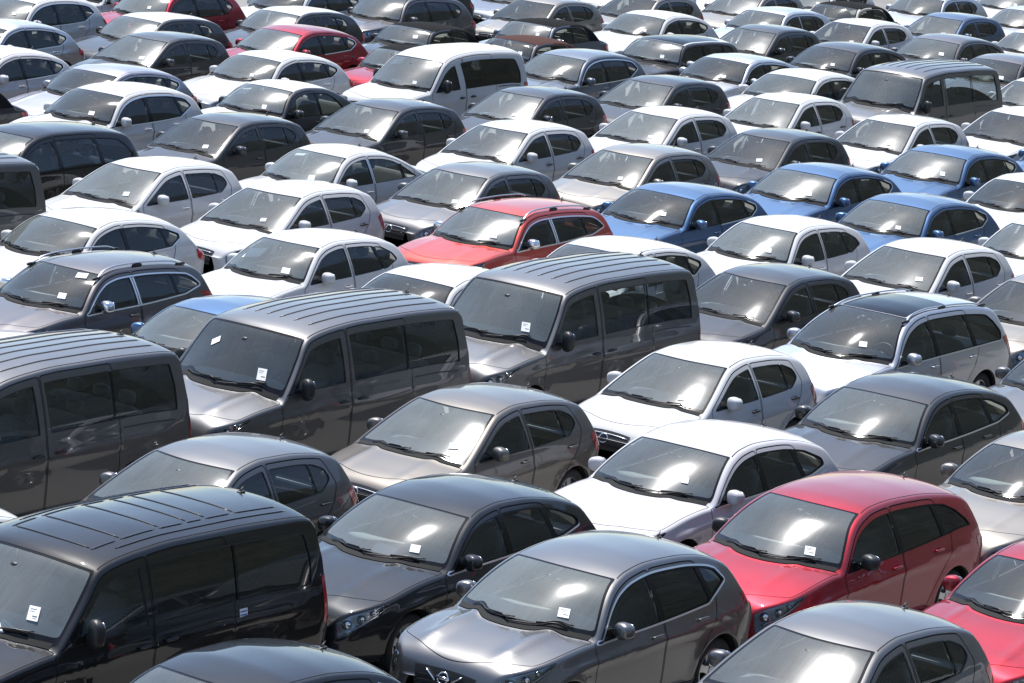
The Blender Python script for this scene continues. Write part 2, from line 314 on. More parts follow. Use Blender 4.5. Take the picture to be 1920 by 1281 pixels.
# ---------------------------------------------------------------- vehicle kinds (metres; d counted back from the front bumper)
def mk(**k): return k
KINDS = {
 'corsa': mk(L=3.78, hw=.868, H=1.488, wheel=(.74, 3.12, .305), ws_t=1.72, rw_t=3.40,
    base=[(0, .46), (.03, .60), (.08, .70), (.18, .775), (.5, .868), (.86, .94), (1.2, .985), (3.1, 1.0), (3.5, 1.0), (3.66, .94), (3.75, .72), (3.78, .52)],
    prof=[(.3, .62), (.6, .79), (.86, .94), (1.1, 1.075), (1.4, 1.238), (1.65, 1.362), (1.80, 1.42), (1.95, 1.452), (2.3, 1.487), (2.7, 1.482), (3.0, 1.462), (3.25, 1.43), (3.42, 1.385), (3.53, 1.24), (3.63, 1.07), (3.71, .90), (3.78, .72)],
    belt=[(0, .50), (.3, .70), (.7, .825), (1.1, .91), (1.5, .935), (2.3, .965), (3.0, 1.01), (3.45, 1.05), (3.78, .98)],
    dlo=mk(tip=1.22, lo=.015, up=.085, rear=[(3.02, .0), (3.20, .42), (3.15, .84), (2.97, 1.0)], sm=.035), pillars=[(2.27, 2.24, .10), (2.93, 2.90, .022, 'k')],
    doorx=(1.16, 2.27), rdoor=[(2.29, .30), (2.78, .30), (2.84, .50), (3.02, .74), (3.18, .90), (3.26, 1.10), (3.17, 1.30)], bp='body', tail=[(3.42, 1.0), (3.60, 1.06), (3.71, .86), (3.63, .75), (3.54, .80)],
    hood=.22, tum=(.36, .34), bow=(.10, .03), crown0=.01, crease=(.72, .016)),
 'polo': mk(L=4.0, hw=.841, H=1.462, wheel=(.80, 3.27, .305), ws_t=1.80, rw_t=3.52,
    base=[(0, .46), (.03, .60), (.09, .70), (.2, .78), (.6, .875), (1.0, .945), (1.3, .975), (3.3, .98), (3.65, .98), (3.85, .92), (3.95, .72), (4.0, .5)],
    prof=[(.6, .66), (.9, .87), (1.2, 1.06), (1.5, 1.235), (1.78, 1.37), (2.0, 1.425), (2.35, 1.46), (2.75, 1.455), (3.1, 1.43), (3.4, 1.385), (3.54, 1.34), (3.7, 1.16), (3.84, .97), (3.93, .8), (4.0, .65)],
    belt=[(0, .5), (.3, .7), (.7, .81), (1.2, .875), (1.6, .90), (2.5, .935), (3.3, .985), (3.7, 1.01), (4, .95)],
    dlo=mk(tip=1.42, lo=.015, up=.075, rear=[(3.18, .0), (3.46, .42), (3.38, .8), (3.18, 1.0)], sm=.022), pillars=[(2.40, 2.40, .08), (3.08, 3.0, .05, 'k')],
    doorx=(1.30, 2.41), rdoor=[(2.43, .3), (2.92, .3), (3.0, .52), (3.18, .75), (3.3, .9), (3.3, 1.05), (3.15, 1.32)], bp='body', tail=[(3.68, .92), (3.86, .93), (3.95, .75), (3.84, .70), (3.72, .72)],
    hood=.20, ridge=(.5, .014, .05)),
 'leon': mk(L=4.27, hw=.905, H=1.458, wheel=(.86, 3.49, .315), ws_t=1.98, rw_t=3.72,
    base=[(0, .46), (.03, .58), (.09, .68), (.2, .75), (.6, .85), (1.1, .945), (1.4, .975), (3.4, .99), (3.85, 1.0), (4.08, .95), (4.22, .74), (4.27, .52)],
    prof=[(.7, .64), (1.0, .845), (1.3, 1.035), (1.6, 1.205), (1.95, 1.365), (2.2, 1.42), (2.5, 1.455), (2.85, 1.452), (3.2, 1.425), (3.55, 1.37), (3.74, 1.315), (3.95, 1.14), (4.1, .97), (4.2, .82), (4.27, .65)],
    belt=[(0, .48), (.3, .68), (.7, .79), (1.3, .875), (1.7, .90), (2.6, .935), (3.4, .99), (3.9, 1.03), (4.27, .95)],
    dlo=mk(tip=1.55, lo=.015, up=.075, rear=[(3.42, .0), (3.62, .55), (3.62, .92), (3.40, 1.0)], sm=.014), pillars=[(2.55, 2.52, .07), (3.36, 3.24, .05)],
    doorx=(1.42, 2.56), rdoor=[(2.58, .3), (3.08, .3), (3.18, .54), (3.38, .78), (3.48, .92), (3.5, 1.05), (3.35, 1.3)], bp='black', trim='chrome_rear', tail=[(3.92, .93), (4.1, .95), (4.2, .78), (4.1, .74), (3.96, .80)],
    hood=.18, ridge=(.46, .014, .05), crease=(.78, .028)),
 'golf': mk(L=4.25, hw=.895, H=1.46, wheel=(.88, 3.51, .315), ws_t=1.92, rw_t=3.78,
    base=[(0, .46), (.03, .60), (.09, .70), (.2, .77), (.6, .87), (1.1, .95), (1.4, .98), (3.4, .98), (3.9, .98), (4.1, .93), (4.21, .74), (4.25, .52)],
    prof=[(.65, .62), (.95, .84), (1.25, 1.035), (1.55, 1.215), (1.88, 1.37), (2.15, 1.43), (2.5, 1.46), (2.9, 1.457), (3.3, 1.43), (3.65, 1.375), (3.8, 1.325), (3.97, 1.14), (4.1, .96), (4.18, .8), (4.25, .62)],
    belt=[(0, .48), (.3, .7), (.7, .80), (1.3, .88), (1.7, .90), (2.6, .93), (3.4, .965), (3.9, .985), (4.25, .92)],
    dlo=mk(tip=1.50, lo=.015, up=.075, rear=[(3.30, .0), (3.52, .5), (3.46, .85), (3.28, 1.0)], sm=.02), pillars=[(2.52, 2.50, .07), (3.22, 3.12, .05, 'k')],
    doorx=(1.40, 2.53), rdoor=[(2.55, .3), (3.08, .3), (3.2, .54), (3.38, .78), (3.42, .95), (3.2, 1.3)], bp='body', tail=[(3.9, .92), (4.1, .93), (4.19, .76), (4.08, .72), (3.94, .76)],
    hood=.18),
 'astra': mk(L=4.42, hw=.907, H=1.51, wheel=(.92, 3.605, .32), ws_t=2.02, rw_t=3.90,
    base=[(0, .46), (.03, .60), (.09, .70), (.2, .78), (.6, .885), (1.1, .975), (1.4, 1.0), (3.5, 1.02), (3.95, 1.04), (4.2, .99), (4.36, .76), (4.42, .52)],
    prof=[(.65, .62), (.95, .835), (1.25, 1.035), (1.55, 1.21), (1.85, 1.35), (2.05, 1.42), (2.35, 1.48), (2.7, 1.508), (3.05, 1.50), (3.4, 1.465), (3.7, 1.415), (3.92, 1.36), (4.1, 1.18), (4.25, 1.0), (4.35, .84), (4.42, .66)],
    belt=[(0, .48), (.3, .70), (.7, .82), (1.3, .91), (1.7, .935), (2.6, .97), (3.4, 1.02), (3.9, 1.06), (4.42, .96)],
    dlo=mk(tip=1.50, lo=.012, up=.08, rear=[(3.50, .0), (3.80, .30), (3.78, .75), (3.5, 1.0)], sm=.03), pillars=[(2.58, 2.55, .08), (3.36, 3.22, .06)],
    doorx=(1.46, 2.59), rdoor=[(2.61, .3), (3.15, .3), (3.28, .54), (3.46, .78), (3.52, .95), (3.52, 1.1), (3.3, 1.36)], bp='black', trim='chrome_low', tail=[(4.05, .98), (4.26, .99), (4.36, .80), (4.24, .76), (4.08, .86)],
    hood=.26, crease=(.80, .024)),
 'suv': mk(L=4.38, hw=.903, H=1.595, wheel=(.90, 3.546, .345), sill=.24, ws_t=1.90, rw_t=3.86,
    base=[(0, .55), (.03, .74), (.08, .84), (.18, .91), (.5, .985), (1.0, 1.045), (1.3, 1.065), (3.5, 1.08), (3.95, 1.1), (4.18, 1.04), (4.32, .84), (4.38, .60)],
    prof=[(.5, .66), (.8, .865), (1.1, 1.07), (1.4, 1.265), (1.7, 1.425), (1.9, 1.50), (2.2, 1.56), (2.6, 1.592), (3.0, 1.585), (3.4, 1.555), (3.7, 1.51), (3.88, 1.46), (4.05, 1.28), (4.2, 1.08), (4.3, .9), (4.38, .7)],
    belt=[(0, .56), (.3, .82), (.7, .91), (1.2, .975), (1.6, .995), (2.5, 1.025), (3.3, 1.075), (3.8, 1.13), (4.38, 1.04)],
    dlo=mk(tip=1.42, lo=.012, up=.085, rear=[(3.30, .0), (3.70, .60), (3.58, .97), (3.48, 1.0)], sm=.009), pillars=[(2.50, 2.47, .08), (3.38, 3.24, .06)],
    doorx=(1.38, 2.51), rdoor=[(2.53, .34), (3.05, .34), (3.14, .58), (3.34, .84), (3.44, 1.0), (3.46, 1.15), (3.28, 1.44)], bp='black', trim='chrome', tail=[(3.95, 1.10), (4.18, 1.12), (4.33, .98), (4.24, .92), (4.05, .98)],
    hood=.10, ridge=(.44, .030, .10), flare=.02, crease=(.80, .028), round=.022),
 'crossover': mk(L=4.30, hw=.90, H=1.62, wheel=(.90, 3.46, .345), sill=.25, ws_t=1.78, rw_t=3.80,
    base=[(0, .55), (.03, .74), (.08, .84), (.18, .92), (.5, 1.0), (1.0, 1.06), (1.3, 1.08), (3.5, 1.09), (3.9, 1.1), (4.1, 1.04), (4.25, .84), (4.3, .60)],
    prof=[(.4, .66), (.7, .885), (1.0, 1.10), (1.3, 1.31), (1.6, 1.48), (1.85, 1.565), (2.2, 1.61), (2.6, 1.618), (3.0, 1.60), (3.4, 1.57), (3.65, 1.53), (3.82, 1.47), (3.98, 1.28), (4.12, 1.08), (4.22, .9), (4.3, .7)],
    belt=[(0, .56), (.3, .82), (.7, .92), (1.2, .99), (1.6, 1.01), (2.5, 1.04), (3.3, 1.08), (3.8, 1.12), (4.3, 1.04)],
    dlo=mk(tip=1.36, lo=.012, up=.085, rear=[(3.42, .0), (3.64, .50), (3.56, .88), (3.4, 1.0)], sm=.025), pillars=[(2.45, 2.42, .08), (3.32, 3.2, .06)],
    doorx=(1.32, 2.46), rdoor=[(2.48, .34), (3.0, .34), (3.1, .58), (3.28, .84), (3.4, 1.0), (3.4, 1.15), (3.25, 1.44)], bp='black', tail=[(3.88, 1.0), (4.08, 1.04), (4.25, .9), (4.14, .84), (3.96, .88)],
    hood=.12, flare=.022, ridge=(.46, .02, .07)),
 'bclass': mk(L=4.36, hw=.893, H=1.557, wheel=(.90, 3.60, .32), ws_t=1.86, rw_t=3.98,
    base=[(0, .50), (.03, .66), (.08, .76), (.18, .83), (.5, .925), (.95, 1.01), (1.2, 1.035), (3.5, 1.04), (4.0, 1.05), (4.2, .99), (4.31, .78), (4.36, .55)],
    prof=[(.45, .64), (.75, .86), (1.05, 1.075), (1.35, 1.265), (1.65, 1.42), (1.88, 1.49), (2.2, 1.54), (2.6, 1.557), (3.1, 1.545), (3.5, 1.515), (3.85, 1.47), (4.0, 1.42), (4.12, 1.24), (4.22, 1.02), (4.3, .84), (4.36, .68)],
    belt=[(0, .50), (.3, .74), (.7, .86), (1.2, .94), (1.6, .965), (2.5, 1.0), (3.3, 1.05), (3.8, 1.09), (4.36, 1.0)],
    dlo=mk(tip=1.38, lo=.012, up=.085, rear=[(3.90, .0), (3.84, .35), (3.68, .78), (3.5, 1.0)], sm=.018), pillars=[(2.48, 2.46, .08), (3.34, 3.26, .06)],
    doorx=(1.34, 2.49), rdoor=[(2.51, .3), (3.05, .3), (3.2, .55), (3.4, .80), (3.48, .98), (3.46, 1.15), (3.32, 1.42)], bp='black', tail=[(4.0, .96), (4.2, .98), (4.31, .84), (4.2, .80), (4.05, .84)],
    hood=.16, roofridge=(.30, .008, .04), crease=(.78, .030)),
 'p2008': mk(L=4.16, hw=.872, H=1.52, wheel=(.84, 3.38, .325), sill=.23, ws_t=1.76, rw_t=3.70,
    base=[(0, .52), (.03, .68), (.08, .78), (.2, .86), (.55, .95), (1.0, 1.02), (1.3, 1.04), (3.4, 1.05), (3.8, 1.06), (4.0, 1.0), (4.12, .8), (4.16, .55)],
    prof=[(.45, .68), (.75, .875), (1.05, 1.07), (1.35, 1.255), (1.65, 1.405), (1.85, 1.47), (2.2, 1.512), (2.6, 1.52), (3.0, 1.51), (3.35, 1.485), (3.6, 1.455), (3.72, 1.40), (3.84, 1.22), (3.96, 1.02), (4.08, .84), (4.16, .66)],
    belt=[(0, .52), (.3, .76), (.7, .875), (1.2, .95), (1.6, .975), (2.5, 1.01), (3.3, 1.07), (3.7, 1.10), (4.16, 1.0)],
    dlo=mk(tip=1.36, lo=.012, up=.10, rear=[(3.30, .0), (3.62, .40), (3.50, .85), (3.4, 1.0)], sm=.02), pillars=[(2.40, 2.36, .09), (3.16, 3.1, .05, 'k')],
    doorx=(1.32, 2.41), rdoor=[(2.43, .32), (2.95, .32), (3.05, .56), (3.22, .80), (3.34, .98), (3.36, 1.12), (3.28, 1.38)], bp='body', trim='chrome', chromeb=True, tail=[(3.58, 1.08), (3.92, 1.06), (4.07, .92), (3.96, .88), (3.70, 1.0)],
    hood=.22, rails=('silver', 1.72, 3.45, .045), flare=.018),
 'mpv': mk(L=4.53, hw=.918, H=1.64, wheel=(.90, 3.63, .335), sill=.22, ws_t=1.92, rw_t=4.16,
    base=[(0, .50), (.03, .68), (.08, .79), (.2, .88), (.5, .965), (.9, 1.045), (1.2, 1.08), (3.5, 1.09), (4.15, 1.1), (4.38, 1.03), (4.48, .8), (4.53, .56)],
    prof=[(.35, .66), (.65, .875), (.95, 1.085), (1.25, 1.28), (1.55, 1.44), (1.85, 1.55), (2.2, 1.615), (2.6, 1.64), (3.1, 1.635), (3.6, 1.61), (4.0, 1.565), (4.18, 1.52), (4.3, 1.34), (4.4, 1.1), (4.48, .88), (4.53, .7)],
    belt=[(0, .50), (.3, .77), (.7, .90), (1.2, .985), (1.6, 1.005), (2.5, 1.035), (3.4, 1.06), (4.1, 1.08), (4.53, 1.0)],
    dlo=mk(tip=1.32, lo=.012, up=.09, rear=[(4.08, .0), (4.14, .35), (4.02, .80), (3.9, 1.0)], sm=.025), pillars=[(2.42, 2.38, .08), (3.40, 3.34, .07)],
    doorx=(1.28, 2.43), rdoor=[(2.45, .32), (3.05, .32), (3.18, .58), (3.34, .82), (3.46, 1.0), (3.46, 1.2), (3.4, 1.5)], bp='black', trim='chrome_low', tail=[(4.12, 1.12), (4.36, 1.14), (4.47, .82), (4.38, .78), (4.24, .98)],
    hood=.30, rails=('silver', 1.86, 4.0, .022)),
 'sedan': mk(L=4.48, hw=.853, H=1.46, wheel=(.86, 3.46, .315), ws_t=1.92, rw_t=3.15,
    base=[(0, .46), (.03, .60), (.09, .70), (.2, .78), (.6, .87), (1.1, .95), (1.4, .97), (3.4, 1.0), (3.9, 1.045), (4.3, 1.03), (4.42, .86), (4.48, .52)],
    prof=[(.65, .64), (.95, .85), (1.25, 1.04), (1.55, 1.215), (1.88, 1.37), (2.1, 1.425), (2.45, 1.46), (2.8, 1.45), (3.1, 1.41), (3.4, 1.325), (3.7, 1.20), (4.0, 1.05), (4.2, .93), (4.4, .8), (4.48, .7)],
    belt=[(0, .48), (.3, .70), (.7, .81), (1.3, .885), (1.7, .905), (2.6, .935), (3.4, .965), (4.0, .985), (4.48, .92)],
    dlo=mk(tip=1.50, lo=.015, up=.075, rear=[(3.60, .0), (3.62, .18), (3.30, .95), (3.1, 1.0)], sm=.012), pillars=[(2.50, 2.47, .07), (3.30, 3.24, .04, 'k')],
    doorx=(1.38, 2.51), rdoor=[(2.53, .3), (3.04, .3), (3.14, .54), (3.34, .76), (3.5, .92), (3.6, 1.1), (3.3, 1.34)], bp='chromeb', trim='none', chromeb=True, tail=[(4.18, .90), (4.36, .91), (4.44, .72), (4.34, .68), (4.2, .72)],
    hood=.18),
 'cabrio': mk(L=3.72, hw=.842, H=1.41, wheel=(.66, 3.13, .31), ws_t=1.52, rw_t=2.98,
    base=[(0, .50), (.03, .66), (.08, .76), (.2, .84), (.55, .91), (1.0, .96), (1.3, .98), (3.0, .98), (3.4, .98), (3.6, .92), (3.69, .74), (3.72, .55)],
    prof=[(.55, .62), (.8, .83), (1.05, 1.04), (1.3, 1.23), (1.5, 1.345), (1.7, 1.385), (2.0, 1.41), (2.4, 1.405), (2.75, 1.37), (3.0, 1.29), (3.2, 1.13), (3.4, .92), (3.5, .8), (3.6, .7), (3.72, .6)],
    belt=[(0, .50), (.3, .76), (.7, .84), (1.2, .90), (1.6, .915), (2.5, .935), (3.2, .955), (3.72, .90)],
    dlo=mk(tip=1.20, lo=.012, up=.06, rear=[(2.80, .0), (2.84, .3), (2.70, .85), (2.55, 1.0)], sm=.018), pillars=[(2.22, 2.18, .04)],
    doorx=(1.16, 2.25), rdoor=None, bp='black', tail=[(3.38, .86), (3.56, .87), (3.66, .70), (3.55, .66), (3.42, .68)],
    hood=.12, tum=(.26, .26), softtop=True),
 'mini': mk(L=4.10, hw=.895, H=1.56, wheel=(.78, 3.37, .33), ws_t=1.56, rw_t=3.62,
    base=[(0, .55), (.03, .72), (.08, .83), (.2, .92), (.55, .99), (1.0, 1.04), (1.3, 1.05), (3.4, 1.05), (3.75, 1.04), (3.95, .98), (4.06, .8), (4.1, .58)],
    prof=[(.6, .70), (.85, .93), (1.1, 1.16), (1.35, 1.37), (1.55, 1.485), (1.75, 1.53), (2.1, 1.555), (2.6, 1.558), (3.1, 1.54), (3.5, 1.505), (3.64, 1.46), (3.78, 1.28), (3.9, 1.05), (4.0, .85), (4.1, .68)],
    belt=[(0, .56), (.3, .82), (.7, .91), (1.2, .97), (1.6, .985), (2.5, 1.01), (3.3, 1.035), (4.1, .97)],
    dlo=mk(tip=1.24, lo=.012, up=.06, rear=[(3.50, .0), (3.52, .4), (3.42, .9), (3.3, 1.0)], sm=.02), pillars=[(2.32, 2.28, .07), (3.10, 3.06, .06)],
    doorx=(1.2, 2.33), rdoor=[(2.35, .32), (2.9, .32), (3.0, .56), (3.16, .78), (3.2, 1.0), (3.15, 1.44)], bp='black', tail=[(3.75, .92), (3.94, .93), (4.04, .76), (3.92, .72), (3.78, .74)],
    hood=.12, tum=(.26, .24), flare=.02),
 'beetle': mk(L=4.28, hw=.904, H=1.486, wheel=(.86, 3.40, .325), ws_t=1.76, rw_t=3.18,
    base=[(0, .46), (.03, .58), (.1, .69), (.25, .79), (.6, .90), (1.0, .98), (1.3, 1.0), (3.2, 1.0), (3.6, .99), (4.0, .90), (4.22, .72), (4.28, .52)],
    prof=[(.5, .60), (.8, .82), (1.1, 1.04), (1.4, 1.25), (1.7, 1.40), (1.95, 1.46), (2.3, 1.486), (2.7, 1.465), (3.0, 1.40), (3.3, 1.29), (3.6, 1.13), (3.9, .95), (4.1, .8), (4.28, .66)],
    belt=[(0, .50), (.3, .70), (.7, .83), (1.2, .91), (1.6, .93), (2.5, .945), (3.2, .96), (4.28, .88)],
    dlo=mk(tip=1.38, lo=.012, up=.07, rear=[(3.02, .0), (3.12, .3), (2.95, .85), (2.75, 1.0)], sm=.03), pillars=[(2.45, 2.42, .05)],
    doorx=(1.34, 2.47), rdoor=None, bp='black', tail=[(3.9, .86), (4.1, .85), (4.2, .68), (4.08, .64), (3.95, .68)],
    hood=.26, tum=(.32, .34), flare=.03),
 'van': mk(L=4.89, hw=.952, H=1.97, wheel=(.90, 3.90, .335), sill=.24, ws_t=1.62, rw_t=4.72,
    base=[(0, .56), (.025, .74), (.06, .88), (.15, .98), (.45, 1.07), (.9, 1.145), (1.2, 1.17), (3.5, 1.17), (4.6, 1.16), (4.8, 1.08), (4.87, .8), (4.89, .6)],
    prof=[(.5, .70), (.75, .955), (1.0, 1.21), (1.25, 1.455), (1.45, 1.65), (1.60, 1.79), (1.70, 1.85), (1.9, 1.895), (2.3, 1.94), (2.8, 1.965), (3.6, 1.965), (4.3, 1.945), (4.64, 1.918), (4.745, 1.875), (4.79, 1.6), (4.83, 1.2), (4.86, .95), (4.89, .8)],
    belt=[(0, .56), (.3, .90), (.7, 1.01), (1.2, 1.09), (1.6, 1.10), (2.5, 1.12), (4, 1.14), (4.89, 1.10)],
    dlo=mk(tip=1.22, lo=.085, up=.115, rear=[(4.60, .0), (4.60, .5), (4.55, 1.0)], sm=.018), pillars=[(2.44, 2.42, .18), (3.56, 3.56, .03, 'k')], taper=0.,
    doorx=(1.16, 2.45), rdoor=[(2.47, .34), (3.60, .34), (3.62, .75), (3.62, 1.2), (3.60, 1.76)], bp='body', tail=[(4.79, 1.12), (4.83, 1.12), (4.87, .74), (4.84, .72), (4.82, .74)],
    plan=(.62, .62, .16, .90), bow=(.15, .01), crown=.05, tum=(.145, .13), hcrown=.10, hood=.13, ribs=(6, .52, 1.98, 4.55), round=.022, ridge=(.55, .03, .10), sec=[(0, .92), (.1, .97), (.25, .985), (.5, .998), (.7, 1.0), (.9, .992), (1, .98)], mirror='big'),
 'vito': mk(L=5.14, hw=.964, H=1.92, wheel=(.90, 4.10, .335), sill=.24, ws_t=1.82, rw_t=4.92,
    base=[(0, .56), (.025, .74), (.06, .86), (.15, .95), (.5, 1.045), (1.0, 1.13), (1.3, 1.16), (3.5, 1.17), (4.8, 1.16), (5.02, 1.08), (5.11, .8), (5.14, .6)],
    prof=[(.5, .68), (.8, .93), (1.1, 1.18), (1.4, 1.43), (1.65, 1.635), (1.80, 1.755), (1.92, 1.815), (2.2, 1.865), (2.5, 1.895), (3.0, 1.92), (3.8, 1.915), (4.5, 1.89), (4.86, 1.86), (4.95, 1.81), (5.0, 1.55), (5.04, 1.2), (5.1, .95), (5.14, .8)],
    belt=[(0, .56), (.3, .88), (.7, .99), (1.2, 1.08), (1.6, 1.09), (2.5, 1.11), (4, 1.14), (5.14, 1.10)],
    dlo=mk(tip=1.42, lo=.03, up=.12, rear=[(4.80, .02), (4.82, .5), (4.76, .98)], sm=.022), pillars=[(2.58, 2.54, .14), (3.74, 3.74, .03, 'k')], dark_rear=True, taper=0.,
    doorx=(1.30, 2.58), rdoor=[(2.60, .34), (3.66, .34), (3.68, .75), (3.68, 1.2), (3.66, 1.68)], bp='body', tail=[(4.94, 1.22), (5.03, 1.22), (5.12, .74), (5.04, .72), (4.99, .76)],
    plan=(.68, .60, .22, .88), bow=(.16, .01), crown=.055, tum=(.145, .14), hcrown=.09, hood=.14, round=.022, sec=[(0, .92), (.1, .97), (.25, .985), (.5, .998), (.7, 1.0), (.9, .992), (1, .98)], roofgrid=True, mirror='big'),
 'nv': mk(L=4.40, hw=.848, H=1.86, wheel=(.82, 3.545, .31), sill=.22, ws_t=1.58, rw_t=4.16,
    base=[(0, .52), (.025, .70), (.06, .84), (.15, .94), (.45, 1.04), (.85, 1.12), (1.2, 1.15), (3.5, 1.15), (4.1, 1.14), (4.3, 1.06), (4.37, .8), (4.40, .6)],
    prof=[(.3, .74), (.6, .965), (.9, 1.19), (1.2, 1.41), (1.45, 1.58), (1.62, 1.68), (1.9, 1.775), (2.3, 1.835), (2.8, 1.86), (3.4, 1.855), (3.9, 1.83), (4.14, 1.80), (4.23, 1.74), (4.29, 1.45), (4.33, 1.15), (4.37, .95), (4.40, .8)],
    belt=[(0, .52), (.3, .85), (.7, .98), (1.2, 1.06), (1.6, 1.07), (2.5, 1.10), (3.6, 1.13), (4.40, 1.08)],
    dlo=mk(tip=1.22, lo=.02, up=.13, rear=[(4.05, .05), (4.06, .5), (3.96, .95)], sm=.035), pillars=[(2.15, 2.08, .20)], dark_rear=True, taper=0.,
    doorx=(1.16, 2.24), rdoor=[(2.26, .32), (3.20, .32), (3.22, .75), (3.22, 1.2), (3.2, 1.65)], bp='body', tail=[(4.14, 1.15), (4.28, 1.15), (4.36, .74), (4.28, .72), (4.2, .74)],
    plan=(.66, .58, .28, .86), bow=(.16, .01), crown=.065, tum=(.18, .18), hood=.16, round=.032, sec=[(0, .92), (.1, .965), (.25, .985), (.5, .998), (.7, 1.0), (.9, .992), (1, .975)], mirror='big'),
}

def shorten(k, front, rear):           # take length out of the nose and the tail of a kind
    p = KINDS[k]; L = p['L']
    def f(d):
        a = min(max((d-.15)/1.0, 0), 1); b = min(max((d-(L-1.4))/1.2, 0), 1)
        return d - front*a*a*(3-2*a) - rear*b*b*(3-2*b)
    for q in ('base', 'prof', 'belt', 'tail'): p[q] = [(f(d), z) for d, z in p[q]]
    p['wheel'] = (f(p['wheel'][0]), f(p['wheel'][1]), p['wheel'][2]); p['ws_t'] = f(p['ws_t']); p['rw_t'] = f(p['rw_t']); p['doorx'] = tuple(f(d) for d in p['doorx'])
    p['rdoor'] = [(f(d), z) for d, z in p['rdoor']]; p['dlo']['tip'] = f(p['dlo']['tip']); p['dlo']['rear'] = [(f(d), z) for d, z in p['dlo']['rear']]
    p['pillars'] = [(f(c[0]), f(c[1])) + tuple(c[2:]) for c in p['pillars']]; p['L'] = f(L)
shorten('suv', .18, .16)
for _k in ('leon', 'golf', 'polo', 'astra', 'suv', 'crossover', 'bclass', 'p2008', 'mpv'): KINDS[_k].setdefault('round', .021)
for _k in ('van', 'vito', 'nv'): KINDS[_k]['crease'] = (.80, .022)
# ---------------------------------------------------------------- mesh helpers
def mesh_of(name, V, F, N=None, smooth=True):
    me = bpy.data.meshes.new(name)
    V = np.asarray(V, np.float32)
    ln = np.fromiter((len(f) for f in F), np.int32, len(F)); lo = np.fromiter((i for f in F for i in f), np.int32, int(ln.sum())) if not isinstance(F, np.ndarray) else F.astype(np.int32).ravel()
    me.vertices.add(len(V)); me.vertices.foreach_set('co', V.ravel())
    me.loops.add(len(lo)); me.loops.foreach_set('vertex_index', lo)
    me.polygons.add(len(ln)); me.polygons.foreach_set('loop_start', np.concatenate([[0], np.cumsum(ln)[:-1]]).astype(np.int32))
    me.polygons.foreach_set('use_smooth', np.full(len(ln), smooth)); me.update(calc_edges=True)
    if N is not None: me.normals_split_custom_set_from_vertices(np.asarray(N, np.float32).tolist())
    return me
class MB:
    def __init__(s): s.V = []; s.F = []
    def add(s, V, F):
        o = len(s.V); s.V += [tuple(map(float, v)) for v in V]; s.F += [tuple(int(i)+o for i in f) for f in F]; return s
    def sup(s, c, h, e=.45, rot=None, nu=16, nv=8):                   # rounded box: super-ellipsoid with half sizes h
        c = np.array(c, float); F = []
        sg = lambda x: np.sign(x)*np.abs(x)**e
        a = (-math.pi/2 + math.pi*np.arange(nv+1)/nv)[:, None]; b = (2*math.pi*np.arange(nu)/nu)[None, :]
        V = np.stack([h[0]*sg(np.cos(a))*sg(np.cos(b)), h[1]*sg(np.cos(a))*sg(np.sin(b)), h[2]*sg(np.sin(a))*np.ones_like(b)], -1).reshape(-1, 3)
        if rot is not None: V = V @ np.array(rot).T
        V = V + c
        for j in range(nv):
            for i in range(nu):
                a, b = j*nu+i, j*nu+(i+1) % nu; F.append((a, b, b+nu, a+nu))
        return s.add(V, F)
    def tube(s, P, r, n=6, flat=1., up=(0, 0, 1), cap=True):
        P = np.asarray(P, float); T = np.gradient(P, axis=0); T /= np.linalg.norm(T, axis=1, keepdims=True)
        V = []; F = []; r = np.ones(len(P))*r
        for k, (p, t) in enumerate(zip(P, T)):
            a = np.cross(t, up); a /= max(np.linalg.norm(a), 1e-9); b = np.cross(a, t)
            for i in range(n):
                w = 2*math.pi*i/n; V.append(p + r[k]*(math.cos(w)*a + flat*math.sin(w)*b))
        m = len(P)
        for k in range(m-1):
            for i in range(n): F.append((k*n+i, k*n+(i+1) % n, (k+1)*n+(i+1) % n, (k+1)*n+i))
        if cap: F.append(tuple(range(n))[::-1]); F.append(tuple((m-1)*n+i for i in range(n)))
        return s.add(V, F)
    def lathe(s, prof, c, n=28):                                      # about the y axis; prof = [(radius, y)]
        V = []; F = []; k = len(prof)
        for i in range(n):
            w = 2*math.pi*i/n
            for r, y in prof: V.append((c[0]+r*math.cos(w), c[1]+y, c[2]+r*math.sin(w)))
        for i in range(n):
            for j in range(k-1): a, b = i*k+j, ((i+1) % n)*k+j; F.append((a, b, b+1, a+1))
        return s.add(V, F)
    def quad(s, a, b, c, d): return s.add([a, b, c, d], [(0, 1, 2, 3)])
    def box(s, c, h, rot=None):
        V = np.array([(x, y, z) for x in (-1, 1) for y in (-1, 1) for z in (-1, 1)], float)*h
        if rot is not None: V = V @ np.array(rot).T
        return s.add(V + np.array(c), [(0, 1, 3, 2), (4, 6, 7, 5), (0, 4, 5, 1), (2, 3, 7, 6), (0, 2, 6, 4), (1, 5, 7, 3)])
    def mesh(s, name, smooth=True): return mesh_of(name, s.V, s.F, None, smooth)
def rotY(a): c, s_ = math.cos(a), math.sin(a); return [[c, 0, s_], [0, 1, 0], [-s_, 0, c]]

